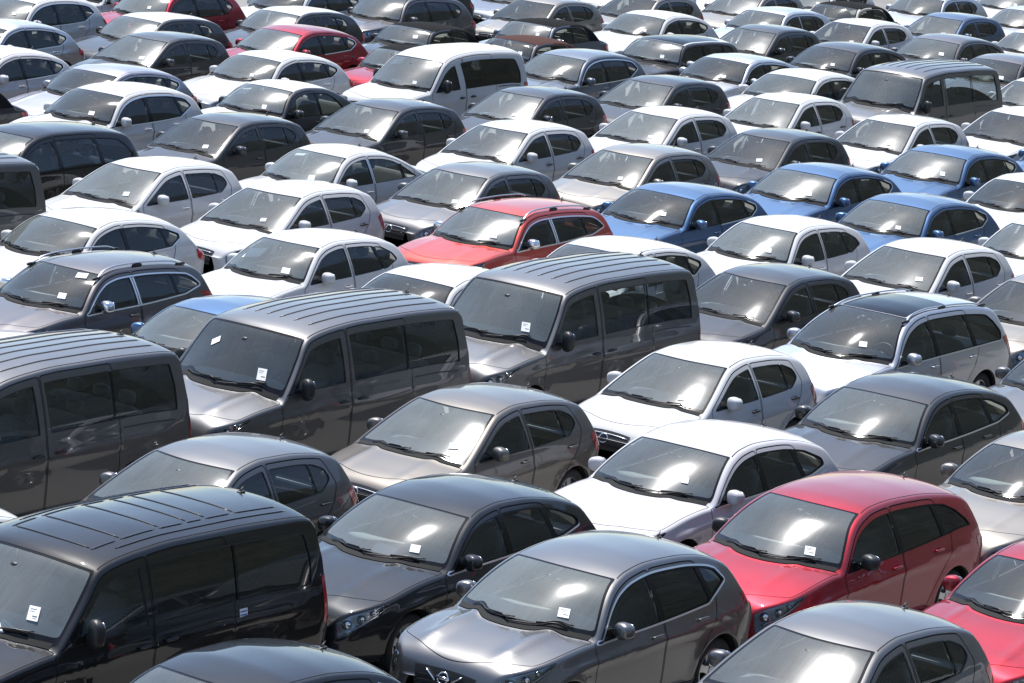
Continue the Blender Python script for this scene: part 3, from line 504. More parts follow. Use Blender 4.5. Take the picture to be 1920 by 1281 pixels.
# ---------------------------------------------------------------- one kind of vehicle -> list of parts
# a part: (name, mesh, material key or 'P:<panel>', index of parent part or None)
KS = 2.1
def build_kind(key):
    p = KINDS[key]; S = Shell(p); L = S.L; parts = []
    def part(name, me, mat, parent=None): parts.append((name, me, mat, parent)); return len(parts)-1
    X = lambda A: np.asarray(A) + np.array([L/2, 0, 0])
    # ---- feature outlines; each region: (name, polygon in (d, KS*v))
    def mside(P): P = np.asarray(P); return np.stack([P[:, 0], KS*S.sv(P[:, 0], P[:, 1])], 1)
    def mtop(P): P = np.asarray(P); return np.stack([P[:, 0], KS*S.tv(P[:, 0], P[:, 1])], 1)
    regs = []; curves = []
    def region(name, Q, closed=True): regs.append((name, Q)); curves.append((Q, closed))
    # wheel arches
    wf, wr, wz = p['wheel']; ra = wz + .055
    for w in (wf, wr):
        a = np.linspace(-.3, math.pi+.3, 50); P = np.stack([w + ra*np.cos(a), wz + ra*np.sin(a)], 1)
        P = P[P[:, 1] > S.sill(P[:, 0])+.004]; P = np.concatenate([[[P[0, 0], 0.0]], P, [[P[-1, 0], 0.0]]])
        region('hole', mside(P))
    # day-light opening and windows
    D = p['dlo']; rear = D['rear']
    zb = lambda d: S.belt(d) + D['lo']; zu = lambda d: np.maximum(S.rail(d) - D['up'], zb(d)+.004)
    dd = np.linspace(D['tip'], rear[0][0], 60); low = np.stack([dd, zb(dd)], 1)
    rp = np.array([(d, zb(d) + f*(max(zu(d)-zb(d), .02))) for d, f in rear])
    dd = np.linspace(rear[-1][0]-.03, D['tip'], 70); upp = np.stack([dd, zu(dd)], 1)
    dlo = roundpoly(np.concatenate([low, rp[1:], upp]), D['sm'])
    wins = []; cuts = [None] + p['pillars'] + [None]; tri_d = p.get('rdiv')
    g = inset(dlo, .012)
    for i in range(len(cuts)-1):
        Q = g
        for c, sd in ((cuts[i], 1), (cuts[i+1], -1)):
            if c is None: continue
            db, dt, w = c[:3]; zl, zh = .7, 2.0; zb0 = zb(db); k = (dt-db)/.4
            x = lambda z, o: db + o + k*(z-zb0)
            if sd == 1: Q = clip(Q, (x(zh, w/2), zh), (x(zl, w/2), zl))
            else: Q = clip(Q, (x(zl, -w/2), zl), (x(zh, -w/2), zh))
        if len(Q) < 3: continue
        wins.append(roundpoly(Q, .007))
    divs = []
    for i, Q in enumerate(wins):
        nm = 'win%d' % i; region(nm, mside(Q)); 
    for c in p['pillars']:
        if len(c) > 3:
            db, dt, w = c[:3]; k_ = (dt-db)/.4; zl, zh = zb(db)+.012, zu(dt)-.012
            region('dlo', mside(resamp(np.array([(db-w/2-.012, zl), (db+w/2+.012, zl), (db+k_*(zh-zl)+w/2+.012, zh), (db+k_*(zh-zl)-w/2-.012, zh)]), .025, True)))
    bp = p.get('bp', 'body')
    tr = p.get('trim')
    if tr and tr.startswith('chrome'):
        o, i_ = inset(dlo, -.020), inset(dlo, -.002)
        if tr == 'chrome_low': sel = lambda q: q[:, 1] < (zb(q[:, 0]) + .035)
        elif tr == 'chrome_rear': sel = lambda q: (q[:, 1] < zb(q[:, 0]) + .02) & (q[:, 0] > p['doorx'][1]) | (q[:, 0] > rear[0][0]+.02)
        else: sel = lambda q: np.ones(len(q), bool)
        regs.append(('TRIM', (mside(o), mside(i_), sel, o))); curves.append((mside(o), True)); curves.append((mside(i_), True))
    if bp == 'black': region('dlo', mside(inset(dlo, -.001)))
    elif bp in ('body', 'chromeb'):
        pass
    seal = []
    for i, Q in enumerate(wins):
        o = inset(Q, -.009); region('seal%d' % i, mside(o))
    if p.get('chromeb'):
        db, dt, w = p['pillars'][0][:3]; zl, zh = zb(db)+.0, zu(dt)-.005
        k = (dt-db)/.4
        for sx in (-.026, .026):
            hw_ = .019
            P = np.array([(db+sx-hw_, zl), (db+sx+hw_, zl), (db+k*(zh-zl)+sx+hw_, zh), (db+k*(zh-zl)+sx-hw_, zh)])
            region('chromeb', mside(resamp(P, .03, True)))
    # doors
    def door_poly(front):
        d0, d1 = p['doorx']; zl = S.p.get('sill', .2) + .10
        top = lambda d: S.rail(d) - .038
        if front:
            df = np.linspace(d1-.035, max(D['tip']-.06, d0), 50)
            P = [(d0, zl+.02), (d1, zl)] + [(d1-.02*t, zl + t*(top(d1)-zl)) for t in np.linspace(.1, .95, 12)] + [(d, max(top(d), zb(d)+.002)) for d in df] + [(d0, S.belt(d0)-.02)]
        else:
            Rr = p['rdoor']; d1e = Rr[-1][0]
            df = np.linspace(d1e-.04, d1+.0, 40)
            P = [(d, max(z, zl) if z < .5 else min(z, top(d))) for d, z in Rr] + [(d, top(d)) for d in df]
        return roundpoly(np.array(P), .018, .016)
    GW = .012
    def gapline(Q, closed=True, w=GW, mp=mside):
        a, b = strip(Q, w, closed); regs.append(('GAP', (mp(a), mp(b), closed))); curves.append((mp(a), closed)); curves.append((mp(b), closed))
    fd = door_poly(True); gapline(fd)
    rd = None
    if p.get('rdoor'): rd = door_poly(False); gapline(rd)
    # fuel flap, lamps
    gl = p['tail']; region('tail', mside(roundpoly(np.array(gl), .018)))
    rl = lambda d, o: S.rail(d) - o
    hl = p.get('lamp', [(.05, .17), (.22, .16), (.42, .10), (.60, .035), (.62, .016), (.40, .014), (.2, .014), (.07, .02)])
    region('lamp', mside(roundpoly(np.array([(d, rl(d, o)) for d, o in hl]), .014)))
    region('front_door', mside(fd))
    if rd is not None: region('rear_door', mside(rd))
    # ---- top: windscreen, rear window, bonnet, roof
    ww = .052
    yy = np.linspace(0, 1, 40)
    low0 = [(S.cross_d(min(q*min(S.hw*.93, .9), S.hw*.9)), q*min(S.hw*.93, .9)) for q in yy]
    def lower(front, off): return [(d + off, y) for d, y in low0]
    def top_poly(front, o_low, o_side, o_top):
        if front:
            C = lower(True, o_low); dt = p['ws_t'] - o_top
            topd = lambda v: dt + .13*(1-(v-.5)*2)**2
        # walk: lower edge from the centre to the side rail, along the rail, then back along the top edge
        pts = []
        for d, y in C:
            v = S.ty([d], [y])[0]
            m = (v-.5)*2*np.interp(d, S.ds, S.arct)
            if m < o_side: break
            pts.append((d, v))
        dl = pts[-1][0]
        dtop = topd(.5)
        for d in np.linspace(dl+.01, dtop, 40):
            pts.append((d, float(S.tv(d, o_side))))
        for q in np.linspace(0, 1, 25)[1:]:
            v0 = pts[-1][1] if q == 0 else None
            vs_ = float(S.tv(dtop, o_side)); v = vs_ + (1-vs_)*q
            pts.append((topd(v) - topd(vs_) + dtop, v))
        A = np.array(pts); A[:, 1] *= KS
        B = resamp(A, .02); B = gsm(B, 1.1); B[0, 1] = B[-1, 1] = KS
        return B
    wso = top_poly(True, .035, ww, .0); wsi = top_poly(True, .095, ww+.032, .035)
    topo = lambda v: p['ws_t'] + .13*(1-(v-.5)*2)**2
    region('ws', wsi, False); region('frit', wso, False)
    rwt = p['rw_t']; ctr = np.linspace(rwt, L-.05, 200); zc = S.zroof(ctr, ctr*0)
    k = np.argmax(zc < max(S.belt(rwt)+.02, S.base(rwt)+.02)); rwb = ctr[k] if k else L-.2
    rs = .09
    P = [(rwt+.03, 1.)] + [(rwt+.03, float(S.tv(rwt+.03, rs)))] + [(d, float(S.tv(d, rs))) for d in np.linspace(rwt+.04, rwb-.02, 14)] + [(rwb-.02, 1.)]
    A = np.array(P); A[:, 1] *= KS; A = gsm(resamp(A, .02), 1.); A[0, 1] = A[-1, 1] = KS
    region('rw', A, False)
    # bonnet
    hd = p['hood']; m0 = .035
    pts = [(hd, 1.)]
    for v in np.linspace(1, .5, 20)[1:]:
        d = hd + .30*(1-(v-.5)*2)**2.2
        m = (v-.5)*2*np.interp(d, S.ds, S.arct)
        if m < m0: break
        pts.append((d, v))
    C = lower(True, .0); ce = None; back = []
    for d, y in C:
        v = S.ty([d], [y])[0]; m = (v-.5)*2*np.interp(d, S.ds, S.arct)
        if m < m0: break
        back.append((d-.012, v))
    for d in np.linspace(pts[-1][0]+.03, back[-1][0], 40): pts.append((d, float(S.tv(d, m0))))
    pts += back[::-1]
    A = np.array(pts); A[:, 1] *= KS; A[-1, 1] = KS; hoodp = gsm(resamp(A, .02), .8); hoodp[0, 1] = hoodp[-1, 1] = KS
    a, b = strip(hoodp, GW*.9); a[[0, -1], 1] = KS; b[[0, -1], 1] = KS
    regs.append(('GAP', (a, b, False))); curves += [(a, False), (b, False)]
    region('hood', hoodp, False)
    # roof
    rm = .045
    vs_ = lambda d: float(S.tv(d, rm))
    d0 = topo(.55)+.01
    pts = [(topo(v)+.012, v) for v in np.linspace(1, vs_(d0), 20)] + [(d, vs_(d)) for d in np.linspace(d0+.02, rwt, 60)] + [(rwt+.0, 1.)]
    A = np.array(pts); A[:, 1] *= KS; roofp = resamp(A, .025); roofp[0, 1] = roofp[-1, 1] = KS
    dit = np.array([(d, vs_(d)*KS) for d in np.linspace(d0+.03, rwt-.03, 70)])
    if key not in ('cabrio',):
        a, b = strip(dit, .024); regs.append(('GAP', (a, b, False))); curves += [(a, False), (b, False)]
    if p.get('pano', key in ('mpv', 'mini')):
        pp = [(topo(v)+.03, v) for v in np.linspace(1, float(S.tv(d0, .10)), 16)] + [(d, float(S.tv(d, .10))) for d in np.linspace(d0+.05, 3.15, 40)] + [(3.15, 1.)]
        A = np.array(pp); A[:, 1] *= KS; A = gsm(resamp(A, .025), 1.); A[0, 1] = A[-1, 1] = KS; region('sunroof', A, False)
    region('roof', roofp, False)
    if p.get('softtop'):
        # cloth: everything above the belt behind the side glass
        e = rear[0][0]
        P = [(e-.6, zu(e-.6)+.012)] + [(d, zu(d)+.012) for d in np.linspace(e-.55, e-.12, 10)] + [(e+.03, zb(e)+.10), (e+.02, zb(e)), (e+.3, zb(e)+.0), (e+.48, zb(e)+.0), (e+.48, 1.6), (e-.6, 1.6)]
        region('soft', mside(resamp(np.array(P), .02, True)))
        P2 = np.array([(rwt, .5*KS), (rwt, KS), (rwb+.08, KS), (rwb+.08, .5*KS)]); region('soft', resamp(P2, .04, True))
        P3 = np.array([(topo(.5)+.02, .5*KS), (rwt, .5*KS), (rwt, .62*KS), (topo(.55)+.02, .56*KS)]); region('soft', resamp(P3, .04, True))
    P = np.array([(rwt+.012, 1.*KS), (rwt+.012, .5*KS+.03), (L-.14, .5*KS+.03), (L-.14, KS)]); region('tailgate', resamp(P, .03), False)
    # ---- triangulate
    e = [0, .004, .010, .018, .028, .04, .055, .075, .10]
    gd = np.concatenate([e, np.arange(.135, L-.12, .05), L-np.array(e[::-1])])
    gv = np.concatenate([np.linspace(0, .46, 20), [.47, .48, .488, .495, .502, .51, .52, .53, .545], np.linspace(.57, 1, 15)])
    G = np.stack(np.meshgrid(gd, gv*KS, indexing='ij'), -1).reshape(-1, 2)
    C = []; E = []
    for Q, closed in curves:
        o = len(C); n = len(Q); Q = Q.copy(); Q[:, 0] = np.clip(Q[:, 0], 0, L); Q[:, 1] = np.clip(Q[:, 1], 0, KS)
        C += Q.tolist(); E += [(o+i, o+i+1) for i in range(n-1)] + ([(o+n-1, o)] if closed else [])
    C = np.array(C); keep = np.ones(len(G), bool)
    edge = (G[:, 0] < 1e-6) | (G[:, 0] > L-1e-6) | (G[:, 1] < 1e-6) | (G[:, 1] > KS-1e-6)
    for i0 in range(0, len(G), 400):
        q = G[i0:i0+400]; dm = np.full(len(q), 9.)
        for c0 in range(0, len(C), 2000): dm = np.minimum(dm, np.min((q[:, None, 0]-C[None, c0:c0+2000, 0])**2 + (q[:, None, 1]-C[None, c0:c0+2000, 1])**2, 1))
        keep[i0:i0+400] = dm > .009**2
    corner = edge & ((G[:, 0] < 1e-6) | (G[:, 0] > L-1e-6)) & ((G[:, 1] < 1e-6) | (G[:, 1] > KS-1e-6))
    G = G[keep | corner]
    allv = np.concatenate([C, G])
    r = delaunay_2d_cdt([Vector(v) for v in allv.tolist()], E, [], 0, 2e-5, False)
    UV = np.array([(v.x, v.y) for v in r[0]]); TR = np.array([f for f in r[2] if len(f) == 3], int)
    ctr = UV[TR].mean(1)
    # drop slivers outside
    names = np.array(['body']*len(TR), dtype=object); done = np.zeros(len(TR), bool)
    for nm, Q in regs:
        if nm == 'GAP':
            a, b, closed = Q
            if closed: m = pip(ctr, a) ^ pip(ctr, b)
            else: m = pip(ctr, np.concatenate([a, b[::-1]]))
            if key in ('cabrio',) and False: pass
            nm = 'gap'
        elif nm == 'TRIM':
            o, i_, sel, oz = Q; m = pip(ctr, o) & ~pip(ctr, i_)
            if tr != 'chrome':
                # keep only the chosen stretch of the ring
                idx = np.where(m)[0]
                if len(idx):
                    dist = np.argmin((ctr[idx][:, None, 0]-o[None, :, 0])**2 + (ctr[idx][:, None, 1]-o[None, :, 1])**2, 1)
                    ok = sel(oz)[dist]; m2 = np.zeros(len(TR), bool); m2[idx[ok]] = True; m = m2
            nm = 'chrome'
        else: m = pip(ctr, Q)
        m &= ~done; names[m] = nm; done |= m
    P3_, N3 = S.at(UV[:, 0], UV[:, 1]/KS)
    P3_ = X(P3_)
    def sub(mask, side, off=0., flip=False):
        T = TR[mask]; u, inv = np.unique(T.ravel(), return_inverse=True); V = P3_[u] + N3[u]*off; N = N3[u].copy(); F = inv.reshape(-1, 3)
        if side < 0: V = V*[1, -1, 1]; N = N*[1, -1, 1]; F = F[:, ::-1]
        if flip: N = -N; F = F[:, ::-1]
        return V, F, N
    def panel(name, masks, mat, off=0., both=True, flip=False, parent=None, sides=(1, -1)):
        Vs = []; Fs = []; Ns = []; o = 0
        m = np.isin(names, masks) if not isinstance(masks, np.ndarray) else masks
        if not m.any(): return []
        out = []
        if both:
            for sd in sides:
                V, F, N = sub(m, sd, off, flip)
                if o:
                    ix = np.arange(len(V)) + o; cl = np.abs(V[:, 1]) < 1e-5; ix[cl] -= o; F = ix[F]
                    Vs.append(V); Fs.append(F); Ns.append(N)
                else: Vs.append(V); Fs.append(F); Ns.append(N)
                o += len(V)
            out.append(part(name, mesh_of(name, np.concatenate(Vs), np.concatenate(Fs), np.concatenate(Ns)), mat, parent))
        else:
            for sd in sides:
                V, F, N = sub(m, sd, off, flip); out.append(part(name, mesh_of(name, V, F, N), mat, parent))
        return out
    # area check: triangles with no area spoil nothing, keep all
    # body with end caps
    m = np.isin(names, ['body'])
    Vs = []; Fs = []; Ns = []; o = 0
    for sd in (1, -1):
        V, F, N = sub(m, sd); Vs.append(V); Fs.append(F+o); Ns.append(N); o += len(V)
    for i, sgn in ((0, 1), (-1, -1)):
        sec = X(S.T[i]); n = len(sec)
        for sd in (1, -1):
            A = sec*[1, sd, 1]; B = A*[1, 0, 1]; V = np.concatenate([A, B])
            F = np.array([(k, k+1, n+k+1) for k in range(n-1)] + [(k, n+k+1, n+k) for k in range(n-1)])
            if sgn*sd > 0: F = F[:, ::-1]
            Vs.append(V); Fs.append(F+o); Ns.append(np.tile([sgn, 0, 0], (2*n, 1))); o += len(V)
    ib = part('body', mesh_of('body', np.concatenate(Vs), np.concatenate(Fs), np.concatenate(Ns)), 'P:body')
    panel('shut_lines', ['gap'], 'gap', -.004, parent=ib)
    ih = panel('bonnet', ['hood'], 'P:hood')
    ir = panel('roof', ['roof'], 'P:roof')
    panel('sunroof', ['sunroof'], 'gloss', .001, parent=(ir[0] if ir else None))
    panel('soft_top', ['soft'], 'P:soft')
    panel('tailgate', ['tailgate'], 'P:body')
    fdr = panel('front_door', ['front_door'], 'P:body', both=False)
    rdr = panel('rear_door', ['rear_door'], 'P:body', both=False)
    iw = panel('windscreen', ['ws'], 'ws', -.003)
    panel('windscreen_border', ['frit'], 'gloss', -.003, parent=iw[0])
    panel('rear_window', ['rw'], 'glass', -.004)
    dark = p.get('dark_rear')
    for i in range(len(wins)):
        sw = panel('side_window', ['win%d' % i], 'privacy' if (dark and i > 0) else 'P:glass%d' % min(i, 2), -.011, both=False)
        for sd, ii in zip((1, -1), sw): panel('window_seal', ['seal%d' % i], 'rubber', -.001, both=False, parent=ii, sides=(sd,))
    panel('pillar_trim', ['dlo'], 'gloss', -.0005, both=False)
    panel('window_trim', ['chrome'], 'P:trim', .004, both=False); panel('pillar_trim', ['chromeb'], 'P:trim', .004, both=False)
    for q in panel('tail_lamp', ['tail'], 'tail', .004, both=False): pass
    il = panel('headlamp', ['lamp'], 'lamp', .0, both=False)
    panel('lamp_housing', ['lamp'], 'reflector', -.05, parent=il[0] if il else None, sides=(1,))
    if il: panel('lamp_housing', ['lamp'], 'reflector', -.05, parent=il[1], sides=(-1,))
    # lamp lenses
    for sd, ii in zip((1, -1), il):
        mb = MB()
        for d, o, r_ in ((.14, .09, .050), (.27, .085, .046), (.40, .06, .030)):
            P_, N_ = S.at([d], S.sv([d], [rl(d, o)])); c = (X(P_)[0] - N_[0]*.045)*[1, sd, 1]
            mb.sup(c, (r_, r_, r_), .8, nu=14, nv=8)
        part('lamp_lens', mb.mesh('lamp_lens'), 'chrome', ii)
        mb = MB(); pts = []
        for d in np.linspace(.10, .54, 16): P_, N_ = S.at([d], S.sv([d], [rl(d, .15 - .11*max(0, (d-.2)/.4))])); pts.append((X(P_)[0] - N_[0]*.012)*[1, sd, 1])
        mb.tube(pts, .008, 6); part('lamp_strip', mb.mesh('lamp_strip'), 'chrome', ii)
    # inner lining, head lining, floor
    cab = (ctr[:, 0] > S.cross_d(0)+.15) & (ctr[:, 0] < L-.15)
    lin = cab & (ctr[:, 1] < KS*.5) & ~np.isin(names, ['hole', 'gap', 'tail', 'lamp'] + ['win%d' % i for i in range(5)] + ['seal%d' % i for i in range(5)])
    panel('inner_lining', lin, 'lining', -.035, flip=True, both=False)
    panel('head_lining', cab & np.isin(names, ['roof', 'sunroof', 'soft']) & (ctr[:, 1] > KS*.5), 'headliner', -.03, flip=True)
    mb = MB(); fl = p.get('sill', .2)+.03
    mb.box((0, 0, fl), (L/2-.35, S.hw-.10, .02)); part('floor_pan', mb.mesh('floor_pan', False), 'under')
    # wheels and arch liners
    wr_ = wz
    for w in (wf, wr):
        for sd in (1, -1):
            yo = float(S.yside(np.array([w]), np.array([wz+.1]))[0]) - .03; c = (L/2-w, sd*(yo-.10), wz)
            mb = MB(); mb.lathe([(wr_*.66, .085), (wr_*.74, .105), (wr_*.90, .11), (wr_*.985, .085), (wr_, .04), (wr_, -.06), (wr_*.97, -.09), (wr_*.7, -.10)] if sd > 0 else [(wr_*.66, -.085), (wr_*.74, -.105), (wr_*.90, -.11), (wr_*.985, -.085), (wr_, -.04), (wr_, .06), (wr_*.97, .09), (wr_*.7, .10)], (0, 0, 0), 30)
            V = np.array(mb.V) + c
            iwh = part('wheel', mesh_of('tyre', V, mb.F), 'tyre')
            mr = MB(); y0 = sd*.075
            mr.lathe([(wr_*.67, sd*.088), (wr_*.64, sd*.09), (wr_*.60, sd*.05), (wr_*.60, -sd*.02)], (0, 0, 0), 30)
            for k in range(5):
                a = 2*math.pi*k/5 + .3
                ca, sa = math.cos(a), math.sin(a); A = []
                for r_, hw_, yy_ in ((.03, .045, y0+.0*sd), (wr_*.35, .032, y0), (wr_*.63, .045, y0-sd*.005)):
                    for s2 in (-1, 1): A.append((r_*ca - s2*hw_*sa, yy_, r_*sa + s2*hw_*ca))
                A += [(x, y-sd*.03, z) for x, y, z in A]
                mr.add(A, [(0, 1, 3, 2), (2, 3, 5, 4), (6, 8, 9, 7), (8, 10, 11, 9), (0, 2, 8, 6), (1, 7, 9, 3), (2, 4, 10, 8), (3, 9, 11, 5)])
            mr.lathe([(.0, y0+sd*.008), (.045, y0+sd*.006), (.05, y0-sd*.02)], (0, 0, 0), 14)
            mr.lathe([(.0, y0-sd*.06), (wr_*.60, y0-sd*.06)], (0, 0, 0), 20)
            part('rim', mesh_of('rim', np.array(mr.V)+c, mr.F, smooth=False), 'rim', iwh)
        mb = MB(); n = 20; V = []; F = []
        for k in range(n+1):
            a = math.pi*k/n*1.2-.1*math.pi
            for y in (-S.hw+.02, S.hw-.02): V.append((L/2-w + (ra+.012)*math.cos(a), y, wz + (ra+.012)*math.sin(a)))
        # two liners, one for each side, with a gap between
        for sd in (1, -1):
            V = []; F = []
            for k in range(n+1):
                a = math.pi*k/n*1.2-.1*math.pi
                for y in (sd*(S.hw-.34), sd*(S.hwp(np.array([w]))[0]-.035)): V.append((L/2-w + (ra+.012)*math.cos(a), y, wz + (ra+.012)*math.sin(a)))
            F = [(2*k, 2*k+1, 2*k+3, 2*k+2) for k in range(n)]
            b0 = len(V); V += [(L/2-w, sd*(S.hw-.34), wz)]; F += [(b0, 2*k, 2*k+2) for k in range(n)]
            mb = MB(); mb.add(V, F); part('arch_liner', mb.mesh('arch_liner'), 'under')
    # mirrors
    dm = max(D['tip']+.30, 1.2); big = p.get('mirror') == 'big'
    for sd, dr in zip((1, -1), fdr):
        zz = S.belt(dm) + (.12 if big else .075); yo = float(S.yside(np.array([dm]), np.array([zz]))[0])
        mb = MB(); h = (.07, .09, .135) if big else (.085, .098, .086)
        c = np.array([L/2-dm+.0, sd*(yo+h[1]+.02), zz+.02])
        a = -sd*.22; rz = [[math.cos(a), -math.sin(a), 0], [math.sin(a), math.cos(a), 0], [0, 0, 1]]
        mb.sup(c, h, .62, rz, 20, 12)
        V = np.array(mb.V); rel = V - c                       # flatter towards the glass, tapering outboard
        V[:, 0] = c[0] + np.where(rel[:, 0] < 0, rel[:, 0]*.62, rel[:, 0]*1.0)
        V[:, 2] = c[2] + rel[:, 2]*(1 - .22*np.clip(sd*rel[:, 1]/h[1], 0, 1))
        im = part('door_mirror', mesh_of('door_mirror', V, mb.F), 'P:mirror')
        mb = MB(); mb.sup((c[0]-.03, sd*(yo+.02), zz-.035), (.045, .085, .022), .6)
        part('mirror_foot', mb.mesh('mirror_foot'), 'plastic', im)
        mb = MB(); mb.sup((c[0]-h[0]*.62, c[1], c[2]), (.006, h[1]*.86, h[2]*.82), .5, rz)
        part('mirror_glass', mb.mesh('mirror_glass'), 'chrome', im)
        # black sail in the front corner of the window
    # handles
    hz = lambda d: S.belt(d) - (.11 if not big else .14)
    for j, dd_ in enumerate(((fdr, p['doorx'][1]-.15), (rdr, (p['rdoor'][-1][0] if not big else p['doorx'][1]+.32) - .12 if p.get('rdoor') else 0))):
        lst, d = dd_
        if not lst: continue
        if j == 1 and not big: d = min(d, [q for q in p['rdoor'] if q[1] > .85][0][0] + .0)
        for sd, ii in zip((1, -1), lst):
            P_, N_ = S.at([d], S.sv([d], [hz(d)])); c = X(P_)[0]*[1, sd, 1]; n_ = N_[0]*[1, sd, 1]
            mb = MB(); mb.sup(c + n_*.022, (.085, .012, .014), .6); mb.sup(c + n_*.008 + np.array([.065, 0, 0]), (.016, .02, .012), .7); mb.sup(c + n_*.008 - np.array([.065, 0, 0]), (.016, .02, .012), .7)
            ihd = part('door_handle', mb.mesh('door_handle'), 'P:handle', ii)
            mb = MB(); mb.sup(c + n_*.0, (.06, .004, .024), .8); part('handle_recess', mb.mesh('handle_recess'), 'gap', ii)
    # wipers
    C = lower(True, .03)
    for q0, q1, nm in ((.06, -.60, 0), (.66, .02, 1)):
        mb = MB(); pts = []
        for q in np.linspace(q0, q1, 14):
            y = q*S.hw*1.0; d = S.cross_d(abs(y)) + .05 + .05*(1-abs(q-q0)/abs(q1-q0)); v = S.ty([d], [abs(y)])[0]; P_, N_ = S.at([d], [v]); pts.append(X(P_)[0]*[1, np.sign(y) if y else 1, 1] + N_[0]*[1, np.sign(y) if y else 1, 1]*.016)
        mb.tube(pts, np.concatenate([np.full(13, .0075), [.005]]), 6, .9)
        pv = pts[3]; pe = pts[0] + np.array([.06, 0, -.015])
        mb.tube([pts[0] + np.array([.05, -.04, -.02]), .5*(pts[0]+pts[6]) + np.array([.02, 0, .012]), pts[7] + np.array([0, 0, .012])], [.010, .008, .006], 6)
        part('wiper', mb.mesh('wiper'), 'plastic')
    # cowl strip: black plastic at the foot of the windscreen
    mb = MB(); V = []; F = []
    for q in np.linspace(-.92, .92, 41):
        y = q*S.hw*.93; d = S.cross_d(min(abs(y), S.hw*.9))
        for o, up_ in ((-.006, .004), (.05, .003)):
            v = S.ty([d+o], [abs(y)])[0]; P_, N_ = S.at([d+o], [v]); sg = np.array([1, -1 if y < 0 else 1, 1]); V.append(X(P_)[0]*sg + N_[0]*sg*up_)
    F = [(2*k, 2*k+1, 2*k+3, 2*k+2) for k in range(40)]; part('cowl_strip', mesh_of('cowl_strip', V, F), 'gap')
    # aerial
    da = rwt - .16; P_, N_ = S.at([da], [1.]); c = X(P_)[0]
    mb = MB(); mb.sup(c + [0, 0, .004], (.05, .03, .012), .7); mb.tube([c + [.02, 0, .005], c + [-.005, 0, .03], c + [-.035, 0, .058]], [.016, .011, .004], 6)
    part('aerial', mb.mesh('aerial'), 'plastic')
    # roof rails, roof ribs
    if p.get('rails'):
        _, d0_, d1_, hgt = p['rails']
        for sd in (1, -1):
            pts = []
            for t in np.linspace(0, 1, 24):
                d = d0_ + (d1_-d0_)*t; P_, N_ = S.at([d], [float(S.tv(d, .05))]); lift = hgt*min(1, min(t, 1-t)/.12)**.7
                pts.append(X(P_)[0]*[1, sd, 1] + np.array([0, 0, lift+.004]))
            mb = MB(); mb.tube(pts, .016, 8, .75)
            part('roof_rail', mb.mesh('roof_rail'), 'P:rail')
            mb = MB(); 
            for t in (0.03, .5, .97):
                d = d0_ + (d1_-d0_)*t; P_, N_ = S.at([d], [float(S.tv(d, .05))]); mb.sup(X(P_)[0]*[1, sd, 1] + np.array([0, 0, .015]), (.10, .018, .022), .7)
            part('rail_foot', mb.mesh('rail_foot'), 'plastic', len(parts)-1)
    if p.get('ribs'):
        n, yw, d0_, d1_ = p['ribs']
        for y in np.linspace(-yw, yw, n):
            pts = []
            for d in np.linspace(d0_ + .10*abs(y), d1_, 40):
                v = S.ty([d], [abs(y)])[0]; P_, N_ = S.at([d], [v]); pts.append(X(P_)[0]*[1, -1 if y < 0 else 1, 1] + np.array([0, 0, .001]))
            mb = MB(); mb.tube(pts, np.concatenate([[.004], np.full(38, .015), [.004]]), 8, .7)
            part('roof_rib', mb.mesh('roof_rib'), 'P:roof', ir[0])
    if p.get('roofgrid'):
        ys = .50; d0_, d1_ = 2.12, 4.72; yp = lambda d, y: (lambda P_: X(P_)[0]*[1, -1 if y < 0 else 1, 1] + np.array([0, 0, .001]))(S.at([d], [S.ty([d], [abs(y)])[0]])[0])
        lines = []
        for y in (-ys-.11, ys+.11): lines.append([yp(d, y) for d in np.linspace(2.35, d1_, 40)])
        cross = [d0_, 2.5, 3.02, 3.4, 3.66, 4.06, d1_+.02]
        for y in (-ys, ys):
            for a_, b_ in zip(cross[:-1], cross[1:]): lines.append([yp(d, y) for d in np.linspace(a_+.03, b_-.03, 10)])
        for d in cross[:-1]: lines.append([yp(d + .05*(1-(y/ys)**2)*-1 + .05, y) for y in np.linspace(-ys+.03, ys-.03, 24)])
        for P_ in lines:
            mb = MB(); mb.tube(P_, np.concatenate([[.004], np.full(len(P_)-2, .013), [.004]]), 8, .6, up=(0, 0, 1)); part('roof_bead', mb.mesh('roof_bead'), 'P:roof', ir[0])
    if big and p.get('rdoor'):
        d0_, d1_ = p['rdoor'][1][0]+.06, rear[0][0]-.02
        for sd in (1, -1):
            mb = MB(); pts = []
            for d in np.linspace(d0_, d1_, 20): P_, N_ = S.at([d], S.sv([d], [S.belt(d)-.015])); pts.append((X(P_)[0] - N_[0]*.004)*[1, sd, 1])
            mb.tube(pts, np.concatenate([[.004], np.full(18, .013), [.004]]), 6, .8); part('door_rail', mb.mesh('door_rail'), 'plastic')
    # front: grille, bars, badge
    def fpt(y, z, fwd=.006):
        d = np.linspace(0, .35, 120); zz = S.ztop(d, np.full_like(d, abs(y))); dd_ = float(np.interp(z, zz, d)); return np.array([L/2 - dd_ + fwd, y, z])
    zg1 = float(S.ztop(np.array([min(hd*.45, .09)]), np.array([0.]))[0]); zg0 = float(S.base(0)) + .02; gwid = .36 if not big else .44
    V = []; F = []; ny, nz = 17, 5
    for j in range(nz):
        for i in range(ny): y = -gwid + 2*gwid*i/(ny-1); z = zg0 + (zg1-zg0)*j/(nz-1); V.append(fpt(y*(1 - .10*(1-j/(nz-1))), min(z, zg1 - .10*(y/gwid)**2*(zg1-zg0))))
    F = [(j*ny+i, j*ny+i+1, (j+1)*ny+i+1, (j+1)*ny+i) for j in range(nz-1) for i in range(ny-1)]
    ig = part('grille', mesh_of('grille', V, F), 'plastic')
